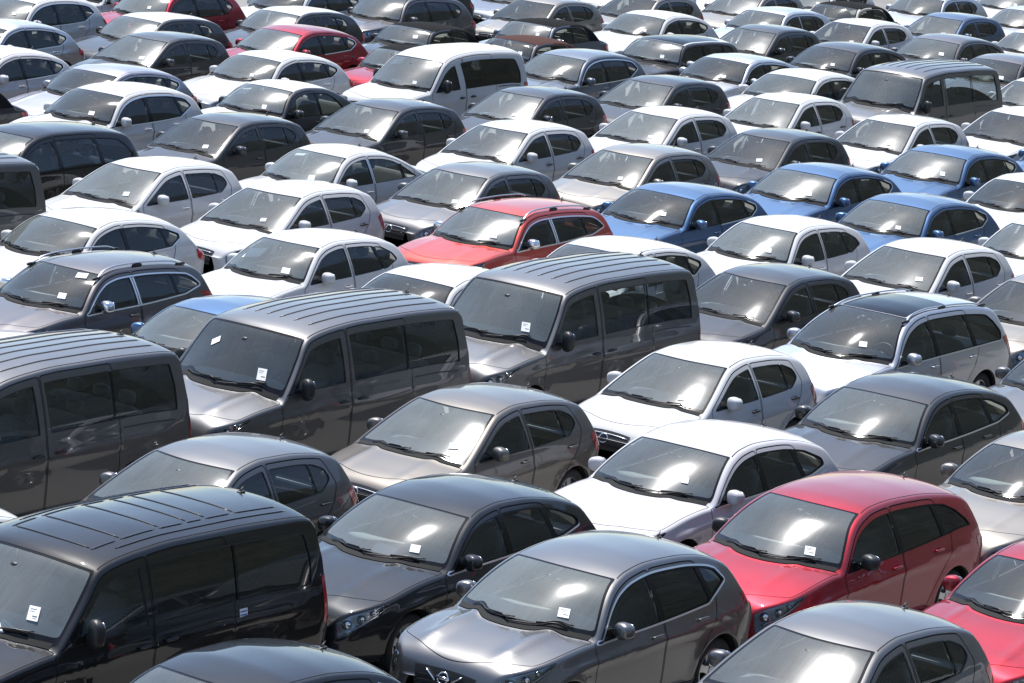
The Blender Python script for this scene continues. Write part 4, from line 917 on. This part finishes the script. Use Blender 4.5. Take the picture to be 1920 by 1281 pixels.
    for t in (.25, .55, .85) if key not in ('suv',) else (.2, .4, .6):
        mb = MB(); mb.tube([fpt(y, zg0 + (zg1-zg0)*t - .02*(y/gwid)**2, .012) for y in np.linspace(-gwid*.9, gwid*.9, 15)], .009, 6, .8); part('grille_bar', mb.mesh('grille_bar'), 'chrome' if t > .8 or key == 'bclass' else 'gloss', ig)
    zbd = zg0 + (zg1-zg0)*.62
    mb = MB(); a = np.linspace(0, 2*math.pi, 25); c = fpt(0, zbd, .02); tl = .35
    mb.tube([c + np.array([-tl*.055*math.sin(w), .058*math.cos(w), .052*math.sin(w)]) for w in a], .009, 6)
    if key == 'suv':
        mb.box(c, (.008, .075, .013), rotY(-tl))
    part('badge', mb.mesh('badge'), 'chrome', ig)
    if key == 'suv':                                   # chrome V either side of the badge and the name on its bar
        for sd in (1, -1):
            mb = MB(); P_ = [fpt(sd*y, z, .018) for y, z in zip(np.linspace(.21, .085, 6), np.linspace(zg1-.03, zbd-.035, 6))]; mb.tube(P_, .014, 6, .6); part('grille_bar', mb.mesh('grille_bar'), 'chrome', ig)
        cu = bpy.data.curves.new('t', 'FONT'); cu.body = 'NISSAN'; cu.size = .030; cu.align_x = 'CENTER'; cu.align_y = 'CENTER'; cu.extrude = .001
        to = bpy.data.objects.new('t', cu); COL.objects.link(to); dg = bpy.context.evaluated_depsgraph_get(); me = bpy.data.meshes.new_from_object(to.evaluated_get(dg)); bpy.data.objects.remove(to)
        V = np.array([v.co for v in me.vertices]); rx = np.array(rotY(-tl)); W = np.stack([V[:, 2]+.0095, V[:, 0], V[:, 1]], 1) @ rx.T + c
        part('badge_lettering', mesh_of('badge_lettering', W, [tuple(q.vertices) for q in me.polygons], smooth=False), 'ink', ig)
    # interior: dashboard, wheel, seats
    dc = S.cross_d(0); zc = float(S.zbase(np.array([dc]), np.array([0.]))[0]); iwid = S.hw - .13
    prof = [(dc+.08, zc-.02), (dc+.28, zc+.015), (dc+.52, zc+.055), (dc+.68, zc+.04), (dc+.76, zc-.13), (dc+.74, zc-.30), (dc+.66, .42), (dc+.50, fl)]
    V = []; F = []; n = 21
    for i in range(n):
        q = -1 + 2*i/(n-1); y = q*iwid
        for k, (d, z) in enumerate(prof):
            sh = .16*q*q*(1 if k < 3 else .45)
            hump = .045*math.exp(-((y-.36)/.17)**2)*(1 if k in (2, 3) else .25 if k in (1, 4) else 0) + .012*math.exp(-(y/.2)**2)*(1 if k in (2, 3) else 0)
            V.append((L/2-d-sh*.8, y, z + hump - .03*q**4))
    m_ = len(prof); F = [(i*m_+k, (i+1)*m_+k, (i+1)*m_+k+1, i*m_+k+1) for i in range(n-1) for k in range(m_-1)]
    part('dashboard', mesh_of('dashboard', V, F), 'dash')
    mb = MB(); ds_ = dc + .86 + (.02 if big else 0); sc_ = np.array([L/2-ds_, .36, zc-.02 + (.03 if big else 0)]); tl_ = .50 if not big else .9
    a = np.linspace(0, 2*math.pi, 29); ux = np.array([-math.sin(tl_), 0, math.cos(tl_)])
    mb.tube([sc_ + .185*(math.cos(w)*np.array([0, 1, 0]) + math.sin(w)*ux) for w in a], .016, 7, up=(1, 0, .3), cap=False)
    for w in (0, math.pi, -math.pi/2): mb.tube([sc_, sc_ + .18*(math.cos(w)*np.array([0, 1, 0]) + math.sin(w)*ux)], .018, 6, .6, up=(1, .2, .3))
    mb.sup(sc_, (.03, .07, .06), .7); mb.tube([sc_, sc_ + np.array([.3, 0, -.12])], .03, 8)
    part('steering_wheel', mb.mesh('steering_wheel'), 'plastic')
    zs_ = p['belt'][4][1] - .42; sd_ = dc + 1.35 + (-.05 if big else 0); rc = -.38
    rows = [(sd_, (.37, -.37), .24)]
    for d, ys, hw_ in rows:
        for y in ys:
            mb = MB(); mb.sup((L/2-d+.12, y, zs_), (.26, hw_, .09), .5); mb.sup((L/2-d-.20, y, zs_+.30), (.075, hw_, .34), .5, rotY(rc*.7))
            iseat = part('seat', mb.mesh('seat'), 'seat')
            mb = MB(); mb.sup((L/2-d-.37, y, zs_+.72), (.05, .135, .095), .6, rotY(rc*.5)); mb.tube([(L/2-d-.34, y-.05, zs_+.6), (L/2-d-.37, y-.05, zs_+.72)], .008); mb.tube([(L/2-d-.34, y+.05, zs_+.6), (L/2-d-.37, y+.05, zs_+.72)], .008)
            part('headrest', mb.mesh('headrest'), 'seat', iseat)
    dlast = L-.8
    for d in ([sd_+.88] if not big and key != 'mpv' else [sd_+.9, sd_+1.75]):
        if d > L-.7: continue
        mb = MB(); wd = S.hw-.20; mb.sup((L/2-d+.12, 0, zs_), (.26, wd, .09), .4); mb.sup((L/2-d-.18, 0, zs_+.26), (.075, wd, .30), .4, rotY(rc*.7)); ib2 = part('rear_seat', mb.mesh('rear_seat'), 'seat')
        for y in (-.40, 0, .40):
            mb = MB(); mb.sup((L/2-d-.30, y, zs_+.62), (.045, .12, .08), .6); part('headrest', mb.mesh('headrest'), 'seat', ib2)
        dlast = d
    if not big:
        mb = MB(); zsh = float(S.belt(dlast))-.05; mb.add([(L/2-dlast-.28, -S.hw+.16, zsh), (L/2-dlast-.28, S.hw-.16, zsh), (-L/2+.30, S.hw-.22, zsh), (-L/2+.30, -S.hw+.22, zsh)], [(0, 1, 2, 3)]); part('parcel_shelf', mb.mesh('parcel_shelf', False), 'lining')
    # mirror inside, behind the top of the windscreen
    dtp = p['ws_t']-.12; P_, N_ = S.at([dtp], [1.]); c = X(P_)[0] - N_[0]*.05
    mb = MB(); mb.sup(c + [-.03, 0, -.05], (.018, .12, .038), .6); mb.sup(c + [.02, 0, .0], (.05, .05, .035), .7); part('rear_view_mirror', mb.mesh('rear_view_mirror'), 'plastic')
    # cards stuck inside the windscreen: returned as a function so each car can have its own
    def card(d, y, w, h, lines=0):
        sg = 1 if y >= 0 else -1
        def pt(dd_, yy_, o):
            v = S.ty([dd_], [abs(yy_)])[0]; P_, N_ = S.at([dd_], [v]); s2 = np.array([1, -1 if yy_ < 0 else 1, 1]); return X(P_)[0]*s2 - N_[0]*s2*o
        o_ = -.007 if w < .2 else .012                     # small labels sit on the glass, sheets lie behind it
        top = pt(d, y, o_); ay = top - pt(d-h, y, o_); ay /= np.linalg.norm(ay); ax = pt(d, y+.05, o_) - pt(d, y-.05, o_); ax /= np.linalg.norm(ax)
        if w < .2: ax, ay = ax*.91 + ay*.41, ay*.91 - ax*.41
        a = [top - ay*h - ax*w/2, top - ay*h + ax*w/2, top + ax*w/2, top - ax*w/2]
        V = [*a]; n_ = np.cross(a[1]-a[0], a[2]-a[0]); n_ /= np.linalg.norm(n_); n_ *= np.sign(n_[0]); V += [q - n_*.0015 for q in a]
        me = mesh_of('sticker', V, [(0, 1, 2, 3), (7, 6, 5, 4), (0, 4, 5, 1), (1, 5, 6, 2), (2, 6, 7, 3), (3, 7, 4, 0)], smooth=False)
        li = None
        if lines:
            mb = MB(); e1, e2 = a[1]-a[0], a[3]-a[0]
            for k, (v0, u0, u1, th) in enumerate([(.20, .15, .70, .04), (.66, .45, .88, .07), (.36, .15, .55, .03), (.82, .5, .86, .03)][:lines]):
                q = lambda u, v_: a[0] + e1*u + e2*(1-v_) + n_*.0012
                mb.quad(q(u0, v0), q(u1, v0), q(u1, v0+th), q(u0, v0+th))
            li = mb.mesh('sticker_print', False)
        return me, li
    rc_ = float(np.interp(1, [0, 1], [0, 1]))
    anchor = X(S.at([topo(.5)], [float(S.tv(topo(.5), ww))])[0])[0]
    return dict(parts=parts, card=card, S=S, dc=dc, anchor=anchor, key=key)
CARS = [  # kind, colour, x, y, label
    ('c103', 'corsa', 'white', -29.64, -13.90, 'white car of which only a roof corner shows at the bottom corner'),
    ('c100', 'corsa', 'grey', -27.84, -16.60, 'grey small hatchback at the bottom edge beside the gunmetal crossover'),
    ('c101', 'leon', 'red', -32.19, -16.64, 'bright red car cut by the frame behind the grey hatchback at the bottom edge'),
    ('c104', 'leon', 'black', -22.40, -19.33, 'black car at the bottom edge, only its rounded roof showing'),
    ('c98', 'suv', 'gunmetal', -27.77, -19.43, 'gunmetal crossover with chrome window trim and a chrome badge on its grille'),
    ('c99', 'bclass', 'red', -32.19, -19.40, 'dark red family hatchback with black mirror directly behind the gunmetal crossover'),
    ('c102', 'astra', 'beige', -36.72, -19.27, 'beige hatchback cut by the frame directly behind the dark red family hatchback'),
    ('c96', 'vito', 'black', -23.76, -22.22, 'black panel van with a ribbed roof and dark side windows'),
    ('c97', 'astra', 'anthracite', -28.68, -22.03, 'charcoal hatchback right behind the black van, two papers in its windscreen'),
    ('c83', 'astra', 'pearl', -33.37, -21.95, 'pearl white hatchback between the two charcoal ones, above the bright red family car'),
    ('c78', 'astra', 'charcoal', -37.94, -22.08, 'charcoal hatchback with bright sill trim right behind the pearl white hatchback'),
    ('c81', 'astra', 'grey', -42.50, -21.83, 'grey hatchback cut by the frame behind the charcoal hatchback with bright sill trim'),
    ('c95', 'corsa', 'white', -23.44, -24.75, 'white car whose roof corner alone shows above the black van'),
    ('c93', 'corsa', 'grey', -28.14, -24.71, 'grey small hatchback standing between the black van and the middle grey van'),
    ('c82', 'corsa', 'white', -37.48, -24.71, 'white small hatchback in front of the silver people carrier and behind the bronze grey hatchback'),
    ('c94', 'corsa', 'umber', -32.72, -24.76, 'bronze grey small hatchback in front of the white one, below the third grey van'),
    ('c77', 'mpv', 'silver', -42.11, -24.75, 'silver people carrier with roof rails and dark glass roof'),
    ('c80', 'corsa', 'beige', -46.85, -24.83, 'beige small hatchback cut by the frame behind the silver people carrier'),
    ('c76', 'corsa', 'charcoal', -43.27, -27.56, 'charcoal small hatchback whose nose meets the tail of the third grey van'),
    ('c75', 'corsa', 'white', -47.69, -27.53, 'white small hatchback directly behind the charcoal one and above the silver people carrier'),
    ('c79', 'polo', 'white', -51.94, -27.68, 'white hatchback cut by the frame behind the white small hatchback'),
    ('c90', 'van', 'grey', -28.16, -27.88, 'nearest grey passenger van, its ribbed roof and side cut by the frame'),
    ('c91', 'van', 'grey', -33.29, -27.78, 'middle grey passenger van with ribbed roof behind the nearest van'),
    ('c92', 'van', 'grey', -38.51, -27.79, 'third grey passenger van with ribbed roof, tail against the charcoal hatchback'),
    ('c89', 'leon', 'white', -30.01, -30.20, 'white car whose roof alone shows above the nearest grey van'),
    ('c88', 'leon', 'blue', -34.42, -30.18, 'blue hatchback squeezed behind the middle grey van, bright blue roof edge showing'),
    ('c85', 'leon', 'white', -38.83, -30.21, 'white hatchback mostly hidden behind the roof of the middle grey van'),
    ('c86', 'leon', 'white', -43.24, -30.30, 'white hatchback mostly hidden behind the roof of the third grey van'),
    ('c74', 'polo', 'white', -47.52, -30.07, 'white hatchback with black window edges below the row of blue hatchbacks'),
    ('c71', 'leon', 'blue', -51.79, -30.29, 'blue hatchback in front of the row of blue ones, above the white small hatchback'),
    ('c72', 'leon', 'white', -56.23, -30.39, 'white hatchback cut by the frame directly behind the foremost-row blue hatchback'),
    ('c87', 'p2008', 'brown', -34.95, -33.00, 'brown crossover with silver roof rails and chrome window pillars'),
    ('c84', 'polo', 'white', -39.40, -32.99, 'white hatchback with a big white sheet behind its windscreen, beside the orange red crossover'),
    ('c40', 'p2008', 'orange', -44.36, -32.96, 'orange red crossover with silver roof rails and chrome mirror in the middle of the lot'),
    ('c44', 'leon', 'blue', -48.74, -32.96, 'blue hatchback directly behind the orange red crossover with roof rails'),
    ('c69', 'leon', 'blue', -53.23, -33.03, 'blue hatchback with a bright card, middle of the row of blue hatchbacks'),
    ('c70', 'leon', 'blue', -57.84, -33.11, 'blue hatchback below the white small hatchback, its mirror over a dark door'),
    ('c73', 'leon', 'blue', -62.25, -32.66, 'blue car cut by the frame, only its bonnet and windscreen corner showing'),
    ('c65', 'corsa', 'white', -64.46, -35.22, 'white small hatchback cut by the frame, above the rearmost of the blue hatchbacks'),
    ('c21', 'leon', 'white', -37.70, -35.87, 'white hatchback with a large red tail lamp beside the brown crossover with silver roof rails'),
    ('c20', 'corsa', 'white', -42.42, -35.97, 'white small hatchback between the white saloon and the white hatchback of large red tail lamps'),
    ('c39', 'corsa', 'grey', -46.92, -35.80, 'grey small hatchback right behind the white one, its bonnet reaching the red crossover roof rails'),
    ('c43', 'corsa', 'beige', -51.65, -35.77, 'beige small hatchback between the grey and the charcoal ones, above the foremost blue hatchback'),
    ('c68', 'corsa', 'charcoal', -56.08, -35.79, 'charcoal small hatchback with sunlit bonnet corner between the beige and the white hatchbacks'),
    ('c67', 'corsa', 'white', -60.54, -35.78, 'white small hatchback in front of the farthest grey van and above the rearmost blue hatchbacks'),
    ('c64', 'corsa', 'white', -69.88, -37.71, 'white small hatchback cut by the frame beside the tail of the farthest grey van'),
    ('c17', 'van', 'grey', -36.63, -38.51, 'grey passenger van cut by the frame, only its rear window and corner showing'),
    ('c18', 'corsa', 'white', -42.14, -38.65, 'white small hatchback directly behind the grey van that is cut by the frame'),
    ('c19', 'sedan', 'white', -46.58, -38.39, 'white saloon with bright window pillars among the white small hatchbacks'),
    ('c38', 'corsa', 'white', -51.88, -38.68, 'white small hatchback between the white saloon and the grey small hatchback'),
    ('c41', 'corsa', 'white', -56.46, -38.57, 'white small hatchback in front of the charcoal hatchback with sunlit corner, above the beige hatchback'),
    ('c62', 'corsa', 'white', -60.93, -38.69, 'white small hatchback whose tail meets the nose of the farthest grey van'),
    ('c61', 'van', 'grey', -65.40, -38.31, 'farthest grey passenger van, between two rows of white hatchbacks'),
    ('c60', 'astra', 'white', -64.73, -40.76, 'white hatchback with bright sill trim squeezed between the farthest grey van and the silver hatchback'),
    ('c63', 'astra', 'brown', -72.85, -40.37, 'brown hatchback cut by the frame just behind the farthest grey van'),
    ('c15', 'mpv', 'black', -42.23, -41.40, 'black people carrier beside the white crossover with bright window trim'),
    ('c16', 'corsa', 'charcoal', -47.26, -41.56, 'charcoal small hatchback directly behind the black people carrier'),
    ('c37', 'corsa', 'charcoal', -51.71, -41.55, 'charcoal small hatchback beside the white saloon and the film-wrapped car, second of its four'),
    ('c36', 'corsa', 'charcoal', -56.15, -41.51, 'third of four charcoal small hatchbacks in a row, beside the white minivan tail'),
    ('c42', 'corsa', 'charcoal', -60.49, -41.47, 'charcoal small hatchback behind its three twins, tail towards the white hatchback'),
    ('c10', 'beetle', 'film', -51.96, -44.18, 'dark two-door car with roof and bonnet wrapped in white film'),
    ('c58', 'leon', 'silver', -65.94, -43.27, 'silver hatchback with dark roof behind the slate blue crossover'),
    ('c56', 'astra', 'charcoal', -70.42, -43.27, 'charcoal hatchback with rear quarter window standing above the white hatchback beside the farthest van'),
    ('c57', 'astra', 'brown', -74.98, -43.25, 'brown hatchback directly behind the roof of the farthest grey van'),
    ('c55', 'leon', 'white', -79.47, -43.12, 'white hatchback cut by the frame behind the brown hatchback, above the grey passenger van'),
    ('c8', 'suv', 'white', -47.65, -44.57, 'white crossover with bright window trim and white mirror beside the black people carrier'),
    ('c28', 'nv', 'white', -57.28, -44.62, 'white minivan with a long dark side window and a sheet in its windscreen'),
    ('c32', 'suv', 'slate', -61.64, -44.43, 'slate blue crossover with bright window trim directly behind the white minivan'),
    ('c35', 'mini', 'redwhite', -66.75, -45.37, 'dark compact car with white roof, black glass panel and white mirrors'),
    ('c22', 'cabrio', 'dark', -45.81, -47.20, 'dark car with a dark cloth roof, only its rear corner in the frame'),
    ('c7', 'leon', 'lilac', -50.14, -47.22, 'lilac grey hatchback between the charcoal small hatchback and the white crossover with bright window trim'),
    ('c26', 'cabrio', 'red', -59.59, -47.20, 'red convertible with closed black cloth roof, mostly hidden by the white minivan'),
    ('c48', 'corsa', 'charcoal', -71.61, -46.21, 'charcoal small hatchback between the silver hatchback and the dark larger hatchback'),
    ('c50', 'corsa', 'white', -75.69, -46.11, 'white small hatchback between the charcoal hatchback and the cream convertible'),
    ('c53', 'corsa', 'slateblue', -79.99, -46.01, 'slate blue small hatchback behind the white one near the top edge'),
    ('c54', 'leon', 'silver', -84.63, -46.29, 'silver hatchback cut by the frame behind the slate blue small hatchback'),
    ('c9', 'leon', 'white', -55.19, -47.47, 'white hatchback between the bright red hatchback and the car with a white wrapped roof'),
    ('c31', 'cabrio', 'brown', -63.88, -47.41, 'convertible with closed reddish brown cloth roof in front of the slate convertible'),
    ('c47', 'golf', 'silver', -75.74, -48.62, 'silver hatchback with a dark rear quarter pillar above the charcoal hatchback near the top edge'),
    ('c6', 'leon', 'pearl', -49.79, -49.98, 'cream white hatchback with a dark roof front, tail against the charcoal hatchback'),
    ('c25', 'cabrio', 'dark', -63.35, -49.91, 'dark convertible with closed dark cloth roof directly behind the white minivan in the next row'),
    ('c30', 'cabrio', 'slate', -67.21, -49.39, 'slate grey convertible with closed black cloth roof, lowest dark roof beside the beige hatchback'),
    ('c34', 'leon', 'white', -71.35, -49.27, 'white hatchback between the slate convertible and the compact car with white roof and black panel'),
    ('c49', 'cabrio', 'cream', -79.87, -49.00, 'cream convertible with closed black cloth roof at the top edge'),
    ('c51', 'golf', 'silver', -84.38, -49.17, 'grey hatchback with a pale roof behind the cream convertible at the top edge'),
    ('c52', 'leon', 'white', -88.78, -49.00, 'white car at the very top corner behind the pale-roofed hatchback'),
    ('c5', 'corsa', 'charcoal', -54.91, -50.27, 'charcoal small hatchback between the dark hatchback with white roof and the lilac grey hatchback'),
    ('c11', 'leon', 'red', -59.22, -50.34, 'bright red five-door hatchback behind the white hatchback and beside the dark convertible'),
    ('c33', 'corsa', 'beige', -74.44, -51.63, 'beige small hatchback between the other two beige hatchbacks along the top edge'),
    ('c46', 'corsa', 'beige', -78.35, -51.01, 'beige small hatchback along the top edge beside the silver hatchback with pale roof'),
    ('c107', 'corsa', 'white', -82.27, -51.30, 'white car at the top edge just ahead of the cream convertible'),
    ('c3', 'leon', 'silver', -53.15, -53.16, 'silver hatchback between the white crossover and the cream hatchback, cut by the frame'),
    ('c4', 'golf', 'two', -57.55, -52.88, 'dark hatchback with a white roof standing in front of the red crossover'),
    ('c13', 'golf', 'two', -61.94, -52.69, 'dark hatchback with a white roof standing behind the bright red hatchback'),
    ('c24', 'crossover', 'brown', -66.34, -52.95, 'brown crossover beside the dark cloth-roofed convertible, tail lamp bright red'),
    ('c29', 'corsa', 'beige', -70.52, -51.91, 'beige small hatchback behind the brown crossover, roof cut by the frame'),
    ('c108', 'suv', 'white', -77.95, -54.40, 'white crossover at the top edge above the first silver hatchback'),
    ('c109', 'leon', 'silver', -82.25, -53.90, 'pale car at the top edge above the grey hatchback with a pale roof'),
    ('c1', 'suv', 'white', -56.52, -55.50, 'white crossover ahead of the red crossover with the round badge, its tail by its grille'),
    ('c2', 'crossover', 'red', -60.83, -55.32, 'red crossover with a round badge on its dark grille, top edge of the lot'),
    ('c12', 'suv', 'white', -65.14, -55.06, 'white crossover at the top edge behind the red crossover with the round badge'),
    ('c105', 'crossover', 'dark', -69.45, -55.40, 'dark car at the top edge behind the white crossover, red tail lamp showing'),
    ('c106', 'corsa', 'slate', -73.63, -54.90, 'slate car at the top edge above the cloth-roofed convertibles'),
    ('c110', 'suv', 'white', -61.67, -58.10, 'white car at the top edge above the red crossover with the round badge'),
]
# ---------------------------------------------------------------- the setting
def obj(name, me, mat, parent=None, kind=None):
    o = bpy.data.objects.new(name, me); COL.objects.link(o)
    if mat is not None:
        if not me.materials: me.materials.append(mat)
        if me.materials[0] is None: me.materials[0] = mat
        elif me.materials[0] != mat: o.material_slots[0].link = 'OBJECT'; o.material_slots[0].material = mat
    if parent is not None: o.parent = parent
    if kind: o['kind'] = kind
    return o
def ground_mat():
    m, nt, out, nd = nmat('concrete_yard')
    b = nd('ShaderNodeBsdfPrincipled', Roughness=.9); tc = nd('ShaderNodeTexCoord')
    n1 = nd('ShaderNodeTexNoise', Scale=.25, Detail=8., Roughness=.6); n2 = nd('ShaderNodeTexNoise', Scale=9., Detail=6., Roughness=.7)
    for n in (n1, n2): nt.links.new(tc.outputs['Object'], n.inputs['Vector'])
    r1 = nd('ShaderNodeValToRGB'); r1.color_ramp.elements[0].color = (.17, .165, .158, 1); r1.color_ramp.elements[1].color = (.30, .29, .272, 1); r1.color_ramp.elements[0].position = .3; r1.color_ramp.elements[1].position = .7
    nt.links.new(n1.outputs['Fac'], r1.inputs[0])
    mx = nd('ShaderNodeMix', data_type='RGBA', blend_type='MULTIPLY'); mx.inputs[0].default_value = .35
    nt.links.new(r1.outputs[0], mx.inputs[6]); nt.links.new(n2.outputs['Fac'], mx.inputs[7]); nt.links.new(mx.outputs[2], b.inputs['Base Color'])
    bp = nd('ShaderNodeBump', Strength=.3, Distance=.01); nt.links.new(n2.outputs['Fac'], bp.inputs['Height']); nt.links.new(bp.outputs[0], b.inputs['Normal'])
    nt.links.new(b.outputs[0], out.inputs[0]); return m
G = 2500
obj('ground', mesh_of('ground', [(-G, -G, 0), (G, -G, 0), (G, G, 0), (-G, G, 0)], [(0, 1, 2, 3)], smooth=False), ground_mat(), kind='structure')
# scrub-covered hill that closes the view beside the yard (seen only mirrored in the cars' flanks and side glass)
rng = np.random.default_rng(5)
na, nr = 120, 16; V = []
for i in range(na+1):
    az = R(15) + R(172)*i/na
    env = min(1, i/14, (na-i)/14)
    h = env*(128 + 24*math.sin(az*5.1) + 13*math.sin(az*11.3+1) + 6*math.sin(az*23+2))
    for j in range(nr+1):
        t = j/nr; r_ = 130 + 330*t; V.append((r_*math.cos(az), r_*math.sin(az), -.5 + h*math.sin(min(t*1.25, 1)*math.pi/2)**1.3 + rng.normal()*1.6*env*(0 < j)))
F = [(i*(nr+1)+j, (i+1)*(nr+1)+j, (i+1)*(nr+1)+j+1, i*(nr+1)+j+1) for i in range(na) for j in range(nr)]
obj('hill', mesh_of('hill', V, F), pbr('hill_scrub', (.050, .056, .040), .95, noise=(.06, .6), bump=(.2, 1., 3.)), kind='structure')

# ---------------------------------------------------------------- the vehicles
KIND_INFO = {  # object name, category
 'corsa': ('hatchback_car', 'car'), 'polo': ('hatchback_car', 'car'), 'leon': ('hatchback_car', 'car'), 'golf': ('hatchback_car', 'car'), 'astra': ('hatchback_car', 'car'),
 'suv': ('crossover_car', 'car'), 'crossover': ('crossover_car', 'car'), 'p2008': ('crossover_car', 'car'), 'bclass': ('hatchback_car', 'car'), 'mpv': ('people_carrier', 'car'),
 'sedan': ('saloon_car', 'car'), 'cabrio': ('convertible_car', 'convertible'), 'mini': ('compact_car', 'car'), 'beetle': ('two_door_car', 'car'),
 'van': ('passenger_van', 'van'), 'vito': ('panel_van', 'van'), 'nv': ('minivan', 'van')}
# colour scheme -> (body, bonnet, roof)
SCHEME = {'two': ('charcoal', 'charcoal', 'white'), 'film': ('charcoal', 'film', 'film'), 'redwhite': ('dark', 'dark', 'white')}
BUILT = {}
def place(cid, kind, colour, x, y, label, n):
    if kind not in BUILT: BUILT[kind] = build_kind(kind)
    B = BUILT[kind]; rnd = random.Random(cid)
    nm, cat = KIND_INFO[kind]
    root = bpy.data.objects.new(nm, None); COL.objects.link(root); root.empty_display_size = .3
    root.location = (x, y, 0); root.rotation_euler = (R(rnd.uniform(-.35, .35)), R(rnd.uniform(-.3, .3)), R(rnd.uniform(-1., 1.)))
    root['label'] = label; root['category'] = cat
    root['group'] = {'van': 'vans parked in the rows', 'convertible': 'convertibles parked in the rows'}.get(cat, 'cars parked nose to tail in rows')
    body, hood, roof = SCHEME.get(colour, (colour,)*3)
    pb, ph, pr_ = PAINTS[body], PAINTS[hood], PAINTS[roof]
    soft = M['fabric_brown'] if (kind == 'cabrio' and colour == 'brown') else M['fabric']
    opt = OPT.get(cid, {})
    if kind == 'cabrio': pr_ = soft
    look = {'body': pb, 'hood': ph, 'roof': pr_, 'soft': soft, 'trim': M[opt.get('trim', 'trim')], 'mirror': M['plastic'] if opt.get('blackmirror', kind in ('van', 'vito', 'nv')) else (PAINTS['white'] if opt.get('whitemirror') else M['chrome'] if kind in ('p2008',) else pb),
            'handle': M['plastic'] if (kind in ('van', 'nv') or (kind == 'corsa' and rnd.random() < .75)) else pb, 'rail': M['plastic'] if opt.get('blackrail') else M['alu'],
            'glass0': M['glass'], 'glass1': M['privacy' if opt.get('privacy') else 'glass'], 'glass2': M['privacy' if opt.get('privacy') else 'glass']}
    made = []
    for pn, me, mt, par in B['parts']:
        if pn in ('roof_rail', 'rail_foot') and opt.get('norail'): made.append(None); continue
        mat = look[mt[2:]] if mt.startswith('P:') else M['ws%d' % rnd.randrange(5)] if mt == 'ws' else M[mt]
        if pn == 'sunroof' and opt.get('nopano'): mat = pr_
        o = obj(pn, me, mat, made[par] if par is not None else root); made.append(o)
    ws = next(o for o, q in zip(made, B['parts']) if q[0] == 'windscreen')
    dc, S = B['dc'], B['S']
    cards = opt.get('cards')
    if cards is None:
        cards = []
        sz = rnd.uniform(.08, .115)
        if rnd.random() < .8: cards.append((.15 + rnd.uniform(-.04, .07), .42 + rnd.uniform(-.09, .05), sz*rnd.uniform(.9, 1.25), sz, rnd.randrange(4)))
    for (do, yy, w, h, ln) in cards:
        yy = min(yy, S.hw-.36) if yy > 0 else yy
        d = S.cross_d(abs(yy)) + .10 + do
        me, li = B['card'](d, yy, w, h, ln)
        obj('sticker', me, M['paper'], ws)
        if li: obj('sticker_print', li, M['ink'], ws)
    if opt.get('side_sticker'):
        dd, zz, w, h = opt['side_sticker']; P_, N_ = S.at([dd], S.sv([dd], [zz])); c = P_[0] + [S.L/2, 0, 0] + N_[0]*.003
        up = np.array([0, 0, 1.]) - N_[0]*N_[0][2]; up /= np.linalg.norm(up); fx = np.cross(N_[0], up)
        mb = MB(); mb.quad(c - fx*w/2 - up*h/2, c + fx*w/2 - up*h/2, c + fx*w/2 + up*h/2, c - fx*w/2 + up*h/2); so = obj('sticker', mb.mesh('sticker', False), M['paper'], root)
        mb = MB()
        for v0, v1 in ((.20, .36), (.60, .74)): mb.quad(*[c + fx*w*(u-.5) + up*h*(v-.5) + N_[0]*.002 for u, v in ((.08, v0), (.92, v0), (.92, v1), (.08, v1))])
        obj('sticker_print', mb.mesh('sticker_print', False), M['blueink'], so)
    return root
OPT = {
 'c96': dict(cards=[(.20, .50, .12, .14, 4), (.02, .42, .24, .15, 3)], side_sticker=(3.80, 1.05, .11, .085), privacy=True),
 'c97': dict(cards=[(.12, .16, .26, .14, 0), (.14, .42, .11, .10, 0)]), 'c98': dict(cards=[(.14, .42, .12, .11, 3)], privacy=True), 'c99': dict(cards=[(.12, .42, .12, .11, 3)], blackmirror=True, privacy=True),
 'c15': dict(norail=True, trim='gloss', nopano=True), 'c84': dict(cards=[(.42, -.34, .34, .22, 0), (.14, .40, .13, .11, 0)]), 'c28': dict(cards=[(.60, -.40, .26, .22, 4), (.10, .40, .09, .08, 2), (.12, 0., .25, .07, 0)]),
 'c40': dict(cards=[(.62, .38, .24, .10, 0), (.15, .40, .12, .10, 0)]), 'c87': dict(cards=[(.60, .36, .16, .12, 0), (.16, .40, .12, .10, 0)]),
 'c91': dict(cards=[(.14, .48, .13, .15, 3), (.34, -.42, .12, .10, 0)]), 'c92': dict(cards=[(.14, .48, .13, .13, 3)]), 'c35': dict(cards=[(.40, -.36, .22, .22, 0), (.1, .36, .1, .09, 2)], whitemirror=True),
 'c19': dict(cards=[(.60, -.30, .22, .08, 0), (.12, .36, .12, .12, 0)]), 'c10': dict(cards=[(.45, -.36, .24, .2, 0), (.1, .4, .1, .1, 2)]),
}
for n, c in enumerate(CARS): place(*c, n)
bpy.context.view_layer.update()
print('objects', len(bpy.data.objects), 'tris', sum(len(m.polygons) for m in bpy.data.meshes))
